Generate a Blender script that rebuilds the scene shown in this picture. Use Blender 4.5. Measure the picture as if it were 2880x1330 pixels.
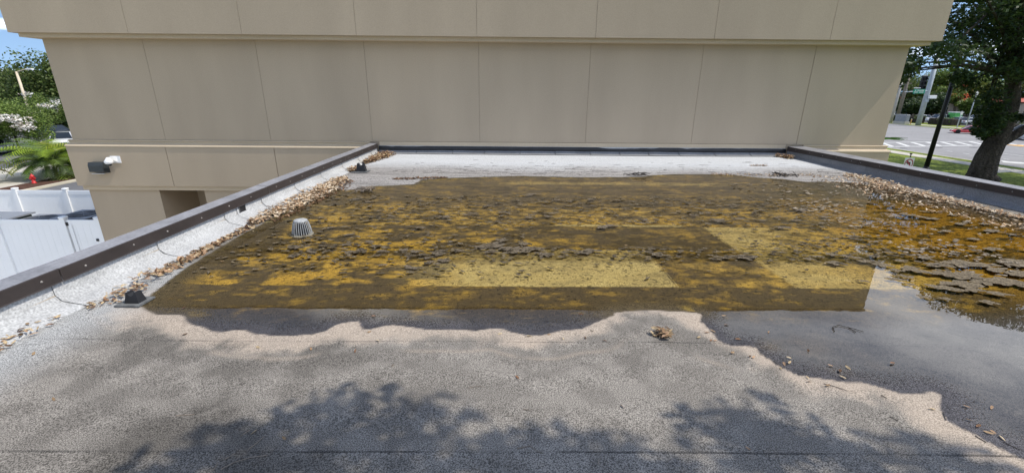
import bpy, math, random
import numpy as np
from mathutils import Vector, Matrix

for o in list(bpy.data.objects):
    bpy.data.objects.remove(o, do_unlink=True)
scene = bpy.context.scene
COL = scene.collection
rnd = random.Random(11)
RN = np.random.default_rng(7)

# ------------------------------------------------------------------ camera
FPX, PITCH, YAW, ROLL = 1224.4, 0.32087, 0.007786, 0.008435      # photo is 2880 x 1330
CAM = np.array([0.0, 0.0, 1.6])
def cam_axes():
    fw = np.array([math.sin(YAW)*math.cos(PITCH), math.cos(YAW)*math.cos(PITCH), -math.sin(PITCH)])
    r = np.cross(fw, [0, 0, 1]); r /= np.linalg.norm(r)
    u = np.cross(r, fw)
    return r*math.cos(ROLL)+u*math.sin(ROLL), -r*math.sin(ROLL)+u*math.cos(ROLL), fw
R_, U_, F_ = cam_axes()
cd = bpy.data.cameras.new('camera')
cam = bpy.data.objects.new('camera', cd); COL.objects.link(cam)
cam.matrix_world = Matrix(((R_[0], U_[0], -F_[0], CAM[0]), (R_[1], U_[1], -F_[1], CAM[1]),
                           (R_[2], U_[2], -F_[2], CAM[2]), (0, 0, 0, 1)))
cd.sensor_width = 36; cd.sensor_fit = 'HORIZONTAL'; cd.lens = FPX/2880*36
cd.clip_start = 0.05; cd.clip_end = 3000
scene.camera = cam

# ------------------------------------------------------------------ sky, sun, exposure
SUN = Vector((0.62, -0.10, 1.0)).normalized()
wd = bpy.data.worlds.new('World'); scene.world = wd; wd.use_nodes = True
nt = wd.node_tree; N = nt.nodes; L = nt.links
bg = N['Background']; bg.inputs['Strength'].default_value = 0.15
sky = N.new('ShaderNodeTexSky'); sky.sky_type = 'NISHITA'; sky.sun_disc = False
sky.sun_elevation = math.asin(SUN.z); sky.sun_rotation = math.atan2(SUN.x, SUN.y)
sky.air_density = 1.0; sky.dust_density = 0.3; sky.ozone_density = 2.5
tc = N.new('ShaderNodeTexCoord')
smul = N.new('ShaderNodeVectorMath'); smul.operation = 'MULTIPLY_ADD'; smul.inputs[1].default_value = (1, 1, 0.82); smul.inputs[2].default_value = (0, 0, 0.17)
snrm = N.new('ShaderNodeVectorMath'); snrm.operation = 'NORMALIZE'
L.new(tc.outputs['Generated'], smul.inputs[0]); L.new(smul.outputs[0], snrm.inputs[0]); L.new(snrm.outputs[0], sky.inputs['Vector'])
sep = N.new('ShaderNodeSeparateXYZ'); L.new(tc.outputs['Generated'], sep.inputs[0])
zz = N.new('ShaderNodeMath'); zz.operation = 'MAXIMUM'; zz.inputs[1].default_value = 0.02; L.new(sep.outputs['Z'], zz.inputs[0])
za = N.new('ShaderNodeMath'); za.operation = 'ADD'; za.inputs[1].default_value = 0.12; L.new(zz.outputs[0], za.inputs[0])
dv = N.new('ShaderNodeVectorMath'); dv.operation = 'DIVIDE'; L.new(tc.outputs['Generated'], dv.inputs[0])
cmb = N.new('ShaderNodeCombineXYZ')
for i in range(3): L.new(za.outputs[0], cmb.inputs[i])
L.new(cmb.outputs[0], dv.inputs[1])
cn = N.new('ShaderNodeTexNoise'); cn.inputs['Scale'].default_value = 0.85; cn.inputs['Detail'].default_value = 9; cn.inputs['Roughness'].default_value = 0.58
cn.inputs['Distortion'].default_value = 0.4
of = N.new('ShaderNodeVectorMath'); of.operation = 'ADD'; of.inputs[1].default_value = (3.1, 1.7, 0.4)
L.new(dv.outputs[0], of.inputs[0]); L.new(of.outputs[0], cn.inputs['Vector'])
cr = N.new('ShaderNodeValToRGB'); cr.color_ramp.elements[0].position = 0.49; cr.color_ramp.elements[1].position = 0.70
cr.color_ramp.elements[0].color = (0, 0, 0, 1); cr.color_ramp.elements[1].color = (0.85, 0.85, 0.85, 1)
L.new(cn.outputs['Fac'], cr.inputs[0])
mx = N.new('ShaderNodeMixRGB'); mx.inputs[2].default_value = (19.0, 19.1, 19.3, 1)
L.new(cr.outputs[0], mx.inputs[0]); L.new(sky.outputs[0], mx.inputs[1]); L.new(mx.outputs[0], bg.inputs['Color'])

sl = bpy.data.lights.new('sun', 'SUN'); sl.energy = 3.6; sl.angle = math.radians(0.55); sl.color = (1.0, 0.935, 0.83)
so = bpy.data.objects.new('sun', sl); COL.objects.link(so); so.rotation_euler = SUN.to_track_quat('Z', 'Y').to_euler(); so.location = (20, -5, 30)

vs = scene.view_settings
vs.view_transform = 'Standard'; vs.look = 'None'; vs.exposure = 0.2; vs.gamma = 1.0; vs.use_curve_mapping = False
scene.render.engine = 'CYCLES'
scene.cycles.max_bounces = 8; scene.cycles.transparent_max_bounces = 12; scene.cycles.diffuse_bounces = 4

# ------------------------------------------------------------------ helpers
def ray(x, y):
    a = (x-1440)/FPX; b = -(y-665)/FPX
    return R_*a + U_*b + F_
def onz(x, y, h=0.0):
    d = ray(x, y); return CAM + d*((h-CAM[2])/d[2])
def ony(x, y, Y):
    d = ray(x, y); return CAM + d*(Y/d[1])
def onx(x, y, X):
    d = ray(x, y); return CAM + d*(X/d[0])

def tag(o, label=None, cat=None, group=None, kind=None):
    if label: o['label'] = label
    if cat: o['category'] = cat
    if group: o['group'] = group
    if kind: o['kind'] = kind
    return o
def empty(name, loc, label, cat, group=None, kind=None, rz=0.0):
    o = bpy.data.objects.new(name, None); COL.objects.link(o)
    o.location = loc; o.rotation_euler = (0, 0, rz); o.empty_display_size = 0.2
    return tag(o, label, cat, group, kind)
def copy_tree(o, parent=None):
    c = o.copy(); COL.objects.link(c); c.parent = parent
    for ch in list(o.children): copy_tree(ch, c)
    return c

class MB:
    def __init__(s): s.v = []; s.f = []; s.m = []
    def add(s, vs, fs, mi=0):
        n = len(s.v); s.v += [tuple(v) for v in vs]; s.f += [tuple(i+n for i in f) for f in fs]; s.m += [mi]*len(fs); return s
    def box(s, x0, x1, y0, y1, z0, z1, mi=0, ch=0.0):
        if ch <= 0:
            v = [(x, y, z) for z in (z0, z1) for y in (y0, y1) for x in (x0, x1)]
            return s.add(v, [(0, 2, 3, 1), (4, 5, 7, 6), (0, 1, 5, 4), (2, 6, 7, 3), (0, 4, 6, 2), (1, 3, 7, 5)], mi)
        # chamfered in plan and at the top edge
        def ring(i, z): return [(x0+i, y0, z), (x1-i, y0, z), (x1, y0+i, z), (x1, y1-i, z), (x1-i, y1, z), (x0+i, y1, z), (x0, y1-i, z), (x0, y0+i, z)]
        a = ring(ch, z0); b = ring(ch, z1-ch)
        c = [(x0+ch, y0+ch, z1), (x1-ch, y0+ch, z1), (x1-ch, y0+ch, z1), (x1-ch, y1-ch, z1), (x1-ch, y1-ch, z1), (x0+ch, y1-ch, z1), (x0+ch, y1-ch, z1), (x0+ch, y0+ch, z1)]
        v = a+b+c; f = [tuple(range(7, -1, -1)), (16, 17, 19, 21)]
        for k in range(8):
            q = (k+1) % 8
            f.append((k, q, 8+q, 8+k))
            if c[k] == c[q]: f.append((8+k, 8+q, 16+k))
            else: f.append((8+k, 8+q, 16+q, 16+k))
        return s.add(v, f, mi)
    def tube(s, pts, rad, n=8, mi=0, cap=True):
        pts = [Vector(p) for p in pts]
        if not isinstance(rad, (list, tuple)): rad = [rad]*len(pts)
        v = []; f = []
        ref = Vector((0.31, 0.17, 0.93)).normalized()
        for i, p in enumerate(pts):
            d = (pts[min(i+1, len(pts)-1)]-pts[max(i-1, 0)])
            if d.length < 1e-9: d = Vector((0, 0, 1))
            d.normalize()
            a = d.cross(ref)
            if a.length < 1e-3: a = d.cross(Vector((1, 0, 0)))
            a.normalize(); b = d.cross(a)
            for k in range(n):
                t = 2*math.pi*k/n
                v.append(p+(a*math.cos(t)+b*math.sin(t))*rad[i])
        for i in range(len(pts)-1):
            for k in range(n):
                q = (k+1) % n
                f.append((i*n+k, i*n+q, (i+1)*n+q, (i+1)*n+k))
        if cap:
            f.append(tuple(range(n-1, -1, -1))); f.append(tuple((len(pts)-1)*n+k for k in range(n)))
        return s.add(v, f, mi)
    def lathe(s, c, prof, n=24, mi=0, axis='z'):
        v = []; f = []
        for r, z in prof:
            for k in range(n):
                t = 2*math.pi*k/n; a, b = r*math.cos(t), r*math.sin(t)
                v.append((c[0]+a, c[1]+b, c[2]+z) if axis == 'z' else ((c[0]+z, c[1]+a, c[2]+b) if axis == 'x' else (c[0]+a, c[1]+z, c[2]+b)))
        for i in range(len(prof)-1):
            for k in range(n):
                q = (k+1) % n; f.append((i*n+k, i*n+q, (i+1)*n+q, (i+1)*n+k))
        f.append(tuple(range(n-1, -1, -1))); f.append(tuple((len(prof)-1)*n+k for k in range(n)))
        return s.add(v, f, mi)
    def prism(s, poly, axis, a0, a1, mi=0):
        # poly in the two other axes; axis 'x': (y,z), 'y': (x,z), 'z': (x,y)
        n = len(poly); v = []
        for a in (a0, a1):
            for p, q in poly:
                v.append((a, p, q) if axis == 'x' else ((p, a, q) if axis == 'y' else (p, q, a)))
        f = [tuple(range(n-1, -1, -1)), tuple(range(n, 2*n))]
        for k in range(n): f.append((k, (k+1) % n, n+(k+1) % n, n+k))
        return s.add(v, f, mi)
    def build(s, name, mats, parent=None, origin=None, smooth=False):
        if not isinstance(mats, (list, tuple)): mats = [mats]
        if origin is None: origin = (0, 0, 0)
        v = s.v
        off = Vector(origin)
        me = bpy.data.meshes.new(name)
        me.from_pydata([tuple(Vector(p)-off) for p in v], [], s.f)
        for m in mats: me.materials.append(m)
        if len(mats) > 1: me.polygons.foreach_set('material_index', s.m)
        me.validate(); me.update()
        import bmesh
        bm = bmesh.new(); bm.from_mesh(me); bmesh.ops.recalc_face_normals(bm, faces=bm.faces); bm.to_mesh(me); bm.free()
        if smooth: me.polygons.foreach_set('use_smooth', [True]*len(me.polygons))
        o = bpy.data.objects.new(name, me); COL.objects.link(o)
        if parent is not None: o.parent = parent
        else: o.location = off
        return o

def np_mesh(name, V, F, mat, parent=None, col=None, smooth=False, loc=None, extra=None):
    """V (n,3), F (m,k) numpy; col (n,3) vertex colour"""
    V = np.asarray(V, np.float32); F = np.asarray(F, np.int32); k = F.shape[1]
    me = bpy.data.meshes.new(name)
    if loc is not None: V = V-np.asarray(loc, np.float32)
    me.vertices.add(len(V)); me.vertices.foreach_set('co', V.ravel())
    me.loops.add(F.size); me.loops.foreach_set('vertex_index', F.ravel())
    me.polygons.add(len(F)); me.polygons.foreach_set('loop_start', np.arange(len(F), dtype=np.int32)*k)
    if col is not None:
        a = me.color_attributes.new('Col', 'FLOAT_COLOR', 'POINT')
        c = np.ones((len(V), 4), np.float32); c[:, :3] = col; a.data.foreach_set('color', c.ravel())
    for nm, arr in (extra or {}).items():
        a = me.attributes.new(nm, 'FLOAT', 'POINT'); a.data.foreach_set('value', np.asarray(arr, np.float32))
    me.materials.append(mat)
    me.update(calc_edges=True)
    if smooth: me.polygons.foreach_set('use_smooth', np.ones(len(F), bool))
    o = bpy.data.objects.new(name, me); COL.objects.link(o)
    if parent is not None: o.parent = parent
    if loc is not None and parent is None: o.location = loc
    return o

# value noise
def vnoise(x, y, s, seed):
    t = np.random.default_rng(seed).random((256, 256))
    X = np.asarray(x)*s+37.3; Y = np.asarray(y)*s+11.7
    ix = np.floor(X).astype(int); iy = np.floor(Y).astype(int); fx = X-ix; fy = Y-iy
    fx = fx*fx*(3-2*fx); fy = fy*fy*(3-2*fy)
    g = lambda i, j: t[i & 255, j & 255]
    return (g(ix, iy)*(1-fx)+g(ix+1, iy)*fx)*(1-fy)+(g(ix, iy+1)*(1-fx)+g(ix+1, iy+1)*fx)*fy
def fbm(x, y, s, seed, o=4, g=0.5):
    r = 0; a = 1; t = 0
    for i in range(o):
        r = r+a*vnoise(x, y, s*2**i, seed+i*13); t += a; a *= g
    return r/t
def sst(a, b, x):
    t = np.clip((x-a)/(b-a), 0, 1); return t*t*(3-2*t)

# ------------------------------------------------------------------ materials
def newmat(name):
    m = bpy.data.materials.new(name); m.use_nodes = True
    n = m.node_tree.nodes; l = m.node_tree.links
    return m, n, l, n['Principled BSDF']
def surf(name, c, rough=0.7, var=0.12, scale=6.0, fine=0.0, fscale=200.0, bump=0.0, bscale=200.0, bdist=0.01, metal=0.0, spec=0.4, coat=0.0, stretch=None):
    """a plain painted or bare surface with mottling (var), fine grain (fine) and relief (bump)"""
    m, n, l, b = newmat(name)
    g = n.new('ShaderNodeNewGeometry')
    vec = g.outputs['Position']
    if stretch:
        mp = n.new('ShaderNodeMapping'); mp.inputs['Scale'].default_value = stretch; l.new(vec, mp.inputs[0]); vec2 = mp.outputs[0]
    else: vec2 = vec
    t = n.new('ShaderNodeTexNoise'); t.inputs['Scale'].default_value = scale; t.inputs['Detail'].default_value = 6; l.new(vec2, t.inputs['Vector'])
    r = n.new('ShaderNodeMapRange'); r.inputs[1].default_value = 0.3; r.inputs[2].default_value = 0.7
    r.inputs[3].default_value = 1-var; r.inputs[4].default_value = 1+var; l.new(t.outputs['Fac'], r.inputs[0])
    fac = r.outputs[0]
    if fine > 0:
        t2 = n.new('ShaderNodeTexNoise'); t2.inputs['Scale'].default_value = fscale; t2.inputs['Detail'].default_value = 2; l.new(vec, t2.inputs['Vector'])
        r2 = n.new('ShaderNodeMapRange'); r2.inputs[1].default_value = 0.32; r2.inputs[2].default_value = 0.68
        r2.inputs[3].default_value = 1-fine; r2.inputs[4].default_value = 1+fine; l.new(t2.outputs['Fac'], r2.inputs[0])
        mu = n.new('ShaderNodeMath'); mu.operation = 'MULTIPLY'; l.new(fac, mu.inputs[0]); l.new(r2.outputs[0], mu.inputs[1]); fac = mu.outputs[0]
    vm = n.new('ShaderNodeVectorMath'); vm.operation = 'SCALE'; vm.inputs[0].default_value = c; l.new(fac, vm.inputs['Scale'])
    l.new(vm.outputs[0], b.inputs['Base Color'])
    b.inputs['Roughness'].default_value = rough; b.inputs['Metallic'].default_value = metal
    b.inputs['Specular IOR Level'].default_value = spec; b.inputs['Coat Weight'].default_value = coat
    if bump > 0:
        t3 = n.new('ShaderNodeTexNoise'); t3.inputs['Scale'].default_value = bscale; t3.inputs['Detail'].default_value = 3; l.new(vec, t3.inputs['Vector'])
        bp = n.new('ShaderNodeBump'); bp.inputs['Strength'].default_value = bump; bp.inputs['Distance'].default_value = bdist
        l.new(t3.outputs['Fac'], bp.inputs['Height']); l.new(bp.outputs[0], b.inputs['Normal'])
    return m
def vcol_mat(name, rough=0.8, spec=0.2, grain=0.0, gscale=160.0, bump=0.0, bscale=160.0, bdist=0.004, transl=0.0, gattr=False):
    m, n, l, b = newmat(name)
    at = n.new('ShaderNodeVertexColor'); at.layer_name = 'Col'
    colr = at.outputs['Color']
    g = n.new('ShaderNodeNewGeometry')
    if grain > 0:
        t = n.new('ShaderNodeTexNoise'); t.inputs['Scale'].default_value = gscale; t.inputs['Detail'].default_value = 2.5; t.inputs['Roughness'].default_value = 0.6
        l.new(g.outputs['Position'], t.inputs['Vector'])
        r = n.new('ShaderNodeMapRange'); r.inputs[1].default_value = 0.40; r.inputs[2].default_value = 0.60
        r.inputs[3].default_value = -grain; r.inputs[4].default_value = grain; l.new(t.outputs['Fac'], r.inputs[0])
        f = r.outputs[0]
        if gattr:
            ga = n.new('ShaderNodeAttribute'); ga.attribute_name = 'grain'
            mu = n.new('ShaderNodeMath'); mu.operation = 'MULTIPLY'; l.new(f, mu.inputs[0]); l.new(ga.outputs['Fac'], mu.inputs[1]); f = mu.outputs[0]
        ad = n.new('ShaderNodeMath'); ad.operation = 'ADD'; ad.inputs[1].default_value = 1.0; l.new(f, ad.inputs[0])
        vm = n.new('ShaderNodeVectorMath'); vm.operation = 'SCALE'; l.new(colr, vm.inputs[0]); l.new(ad.outputs[0], vm.inputs['Scale']); colr = vm.outputs[0]
    if gattr:
        t4 = n.new('ShaderNodeTexNoise'); t4.inputs['Scale'].default_value = 30; t4.inputs['Detail'].default_value = 4; t4.inputs['Roughness'].default_value = 0.65; l.new(g.outputs['Position'], t4.inputs['Vector'])
        r4 = n.new('ShaderNodeMapRange'); r4.inputs[1].default_value = 0.54; r4.inputs[2].default_value = 0.63; r4.inputs[3].default_value = 0.0; r4.inputs[4].default_value = 0.75; l.new(t4.outputs['Fac'], r4.inputs[0])
        sa = n.new('ShaderNodeAttribute'); sa.attribute_name = 'spots'
        m4 = n.new('ShaderNodeMath'); m4.operation = 'MULTIPLY'; l.new(r4.outputs[0], m4.inputs[0]); l.new(sa.outputs['Fac'], m4.inputs[1])
        i4 = n.new('ShaderNodeMath'); i4.operation = 'SUBTRACT'; i4.inputs[0].default_value = 1.0; l.new(m4.outputs[0], i4.inputs[1])
        v4 = n.new('ShaderNodeVectorMath'); v4.operation = 'SCALE'; l.new(colr, v4.inputs[0]); l.new(i4.outputs[0], v4.inputs['Scale']); colr = v4.outputs[0]
    l.new(colr, b.inputs['Base Color'])
    b.inputs['Roughness'].default_value = rough; b.inputs['Specular IOR Level'].default_value = spec
    if bump > 0:
        t3 = n.new('ShaderNodeTexNoise'); t3.inputs['Scale'].default_value = bscale; t3.inputs['Detail'].default_value = 3; l.new(g.outputs['Position'], t3.inputs['Vector'])
        bp = n.new('ShaderNodeBump'); bp.inputs['Strength'].default_value = bump; bp.inputs['Distance'].default_value = bdist
        l.new(t3.outputs['Fac'], bp.inputs['Height']); l.new(bp.outputs[0], b.inputs['Normal'])
    if transl > 0:
        tr = n.new('ShaderNodeBsdfTranslucent'); l.new(colr, tr.inputs['Color'])
        ms = n.new('ShaderNodeMixShader'); ms.inputs[0].default_value = transl
        l.new(b.outputs[0], ms.inputs[1]); l.new(tr.outputs[0], ms.inputs[2]); l.new(ms.outputs[0], n['Material Output'].inputs['Surface'])
    return m

M = {}
M['stucco'] = surf('stucco', (0.428, 0.350, 0.257), 0.9, 0.06, 1.1, stretch=(1, 1, 0.22), fine=0.07, fscale=60, bump=0.28, bscale=110, bdist=0.006, spec=0.2)
M['trim'] = surf('trim_stucco', (0.53, 0.44, 0.32), 0.9, 0.05, 1.2, fine=0.06, fscale=55, bump=0.4, bscale=60, bdist=0.01, spec=0.2)
M['joint'] = surf('joint_sealant', (0.33, 0.27, 0.195), 0.9, 0.1)
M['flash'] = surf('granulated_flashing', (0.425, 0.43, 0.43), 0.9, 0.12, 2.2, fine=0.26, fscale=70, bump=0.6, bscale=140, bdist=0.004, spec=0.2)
M['flashshade'] = surf('shaded_flashing', (0.215, 0.22, 0.23), 0.9, 0.14, 2.2, fine=0.25, fscale=70, bump=0.6, bscale=140, bdist=0.004, spec=0.2)  # darker copy of the granulated flashing, shade put into its colour
M['bitumen'] = surf('bitumen', (0.018, 0.018, 0.02), 0.45, 0.3, 6, bump=0.6, bscale=25, bdist=0.02, spec=0.5)
M['coping'] = surf('brown_coping_metal', (0.042, 0.034, 0.032), 0.5, 0.18, 3.5, fine=0.05, fscale=30, spec=0.3)
M['copingtop'] = surf('chalked_coping_top', (0.24, 0.24, 0.255), 0.5, 0.22, 5, fine=0.12, fscale=40, spec=0.5)
M['screw'] = surf('screw_washer', (0.26, 0.24, 0.22), 0.55, 0.25, metal=0.2)
M['drain'] = surf('drain_casting', (0.36, 0.37, 0.37), 0.65, 0.3, 25, fine=0.12, fscale=120)
M['rubber'] = surf('black_rubber', (0.016, 0.017, 0.02), 0.6, 0.25, 15)
M['pad'] = surf('weathered_pad', (0.12, 0.125, 0.125), 0.85, 0.25, 18, fine=0.2, fscale=90)
M['leaf'] = vcol_mat('dry_leaf', 0.75, 0.25, grain=0.25, gscale=60, transl=0.15)
M['algae'] = vcol_mat('algae_crust', 0.85, 0.2, grain=0.5, gscale=75, bump=0.8, bscale=70, bdist=0.01)
M['twig'] = surf('grey_twig', (0.22, 0.18, 0.14), 0.8, 0.3, 40)
M['twigdark'] = surf('wet_twig', (0.03, 0.024, 0.02), 0.6, 0.3, 40)
M['roof'] = vcol_mat('granulated_cap_sheet', 0.92, 0.12, grain=0.62, gscale=185, bump=0.45, bscale=220, bdist=0.004, gattr=True)
M['asphalt'] = surf('sunbleached_asphalt', (0.265, 0.26, 0.26), 0.9, 0.10, 0.25, fine=0.08, fscale=3, spec=0.2)
M['asphaltdark'] = surf('car_park_asphalt', (0.13, 0.13, 0.135), 0.9, 0.14, 0.4, fine=0.08, fscale=4, spec=0.2)
M['paint'] = surf('white_road_paint', (0.62, 0.62, 0.60), 0.8, 0.18, 2.5)
M['concrete'] = surf('concrete', (0.50, 0.47, 0.41), 0.9, 0.08, 0.8, fine=0.06, fscale=9, spec=0.2)
M['kerb'] = surf('kerb_concrete', (0.52, 0.47, 0.36), 0.9, 0.1, 1.2, spec=0.2)
M['grass'] = surf('lawn_soil', (0.165, 0.205, 0.036), 0.95, 0.4, 1.6, fine=0.4, fscale=7, bump=0.8, bscale=8, bdist=0.1, spec=0.1)
M['mulch'] = surf('red_brown_mulch', (0.10, 0.055, 0.04), 0.95, 0.4, 5, fine=0.4, fscale=25, bump=0.8, bscale=30, bdist=0.05, spec=0.1)
M['vinyl'] = surf('white_vinyl', (0.88, 0.90, 0.92), 0.4, 0.03, 1.0, spec=0.45)
M['blackmetal'] = surf('black_metal', (0.012, 0.012, 0.014), 0.5, 0.2, 8)
M['greymetal'] = surf('galvanised_steel', (0.36, 0.40, 0.43), 0.55, 0.12, 2.0, metal=0.2)
M['acgrey'] = surf('air_conditioner_paint', (0.22, 0.235, 0.26), 0.5, 0.1, 3)
M['poleconc'] = surf('spun_concrete', (0.42, 0.40, 0.36), 0.85, 0.1, 1.5)
M['polewood'] = surf('wood_pole', (0.20, 0.17, 0.14), 0.9, 0.2, 3)
M['cream'] = surf('cream_pole_paint', (0.62, 0.52, 0.38), 0.6, 0.1, 2)
M['whitepl'] = surf('white_plastic', (0.78, 0.79, 0.80), 0.4, 0.03, 4)
M['lampgrey'] = surf('dark_grey_fixture', (0.035, 0.042, 0.045), 0.5, 0.2, 14)
M['hydrant'] = surf('red_hydrant_paint', (0.52, 0.03, 0.03), 0.45, 0.1, 10)
M['door'] = surf('brown_steel_door', (0.14, 0.10, 0.065), 0.5, 0.1, 4)
M['glass'] = surf('dark_window_glass', (0.02, 0.025, 0.03), 0.06, 0.1, 2, spec=0.8)
M['tyre'] = surf('tyre_rubber', (0.015, 0.015, 0.015), 0.8, 0.2, 10)
M['rim'] = surf('alloy_rim', (0.42, 0.43, 0.44), 0.35, 0.1, 10, metal=0.7)
M['bark'] = surf('oak_bark', (0.055, 0.047, 0.04), 0.95, 0.45, 4, fine=0.35, fscale=12, bump=1.0, bscale=7, bdist=0.15, spec=0.1, stretch=(1, 1, 0.25))
M['lamp'] = surf('lamp_lens', (0.7, 0.7, 0.68), 0.3, 0.05)
M['signgreen'] = surf('green_sign_sheeting', (0.0, 0.22, 0.13), 0.4, 0.05, 2)
M['signwhite'] = surf('white_sign_sheeting', (0.70, 0.68, 0.64), 0.5, 0.06, 6)
M['signred'] = surf('red_sign_ink', (0.30, 0.025, 0.03), 0.5, 0.15, 8)
M['signblack'] = surf('black_sign_ink', (0.03, 0.02, 0.02), 0.5, 0.1, 6)
M['binggreen'] = surf('bright_green_box', (0.10, 0.42, 0.10), 0.5, 0.08, 2)
M['terracotta'] = surf('red_tile_roof', (0.42, 0.11, 0.07), 0.8, 0.2, 2)
M['beige'] = surf('beige_render', (0.55, 0.47, 0.38), 0.9, 0.08, 1)
M['foliage'] = vcol_mat('leaves', 0.55, 0.35, transl=0.28)
M['petal'] = vcol_mat('petals', 0.7, 0.2, transl=0.3)
M['yellowpaint'] = surf('tactile_yellow', (0.62, 0.36, 0.12), 0.8, 0.1, 2)
def carpaint(name, c): 
    return surf(name, c, 0.28, 0.03, 2.0, spec=0.6, coat=0.8)

# ------------------------------------------------------------------ pond outline, roof height
def zm(o, s, pts): return [(o[0]+a/s, o[1]+b/s) for a, b in pts]
front = zm((200, 600), 2.975, [(560, 760), (640, 815), (720, 850), (900, 848), (945, 858), (960, 900), (1010, 930), (1100, 950), (1190, 990), (1260, 995), (1370, 975), (1450, 975), (1520, 1005), (1700, 1025), (1800, 1025), (2000, 1015), (2130, 985), (2200, 940), (2265, 915)])
front += zm((960, 880), 2.645, [(0, 78), (70, 64), (135, 60), (138, 95), (165, 118), (210, 122), (300, 100), (380, 88), (520, 105), (640, 125), (830, 122), (1000, 133), (1100, 118), (1190, 115), (1250, 140), (1370, 165), (1500, 165), (1640, 130), (1790, 120), (1860, 85), (1920, 60), (2030, 15)])
front += zm((1700, 480), 2.834, [(80, 1132), (200, 1117), (380, 1112), (550, 1120), (700, 1128), (772, 1140)])
front += zm((1920, 880), 2.645, [(140, 30), (130, 62), (180, 100), (220, 140), (265, 200), (290, 220), (380, 245), (500, 245), (550, 260), (575, 300), (640, 340), (700, 385), (760, 415), (850, 460), (950, 475), (1100, 495), (1210, 515), (1330, 515), (1450, 545), (1590, 590), (1700, 605), (1790, 595), (1850, 585), (1915, 598), (1922, 640), (1905, 680), (1930, 740), (1960, 790), (2050, 850), (2150, 890), (2250, 950), (2350, 1000), (2450, 1050), (2539, 1090)])
far = [(2400, 514), (2328, 510), (2266, 512), (2204, 504), (2126, 499), (2064, 492), (1986, 490), (1893, 490), (1831, 493), (1800, 498), (1635, 499), (1459, 495), (1353, 498), (1247, 501), (1183, 506), (1165, 518), (1100, 522), (1035, 524), (1000, 533), (958, 534), (945, 524)]
SH = [onz(*p)[:2] for p in front] + [np.array(p) for p in [(3.2, 1.55), (4.3, 1.2), (5.8, 1.0), (7.15, 1.1), (7.15, 4.0), (7.05, 6.5), (6.95, 8.0)]] + [onz(*p)[:2] for p in far] + [np.array(p) for p in [(-3.13, 7.6), (-3.12, 6.2), (-3.1, 5.0), (-3.08, 4.3), (-3.04, 3.8), (-2.98, 3.5)]]
SH = np.array(SH)
def sdf(x, y):
    """signed distance to the pond edge, positive on dry roof"""
    x = np.asarray(x, float); y = np.asarray(y, float)
    d = np.full(x.shape, 1e9); ins = np.zeros(x.shape, bool)
    n = len(SH)
    for i in range(n):
        ax, ay = SH[i]; bx, by = SH[(i+1) % n]
        ex, ey = bx-ax, by-ay; wx, wy = x-ax, y-ay
        t = np.clip((wx*ex+wy*ey)/(ex*ex+ey*ey+1e-12), 0, 1)
        d = np.minimum(d, (wx-ex*t)**2+(wy-ey*t)**2)
        c = ((ay > y) != (by > y))
        with np.errstate(divide='ignore', invalid='ignore'):
            xi = (bx-ax)*(y-ay)/(by-ay)+ax
        ins ^= c & (x < xi)
    d = np.sqrt(d); return np.where(ins, -d, d)
def roof_z(x, y, d=None):
    if d is None: d = sdf(x, y)
    out = 0.026*np.clip(d, 0, 0.5)+0.012*np.clip(d-0.5, 0, 3)
    inn = 0.03*np.clip(d, -0.5, 0)+0.008*np.clip(d+0.5, -1.5, 0)
    return np.where(d > 0, out, inn)
def rz1(x, y): return float(roof_z(np.array([x]), np.array([y]))[0])

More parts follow.
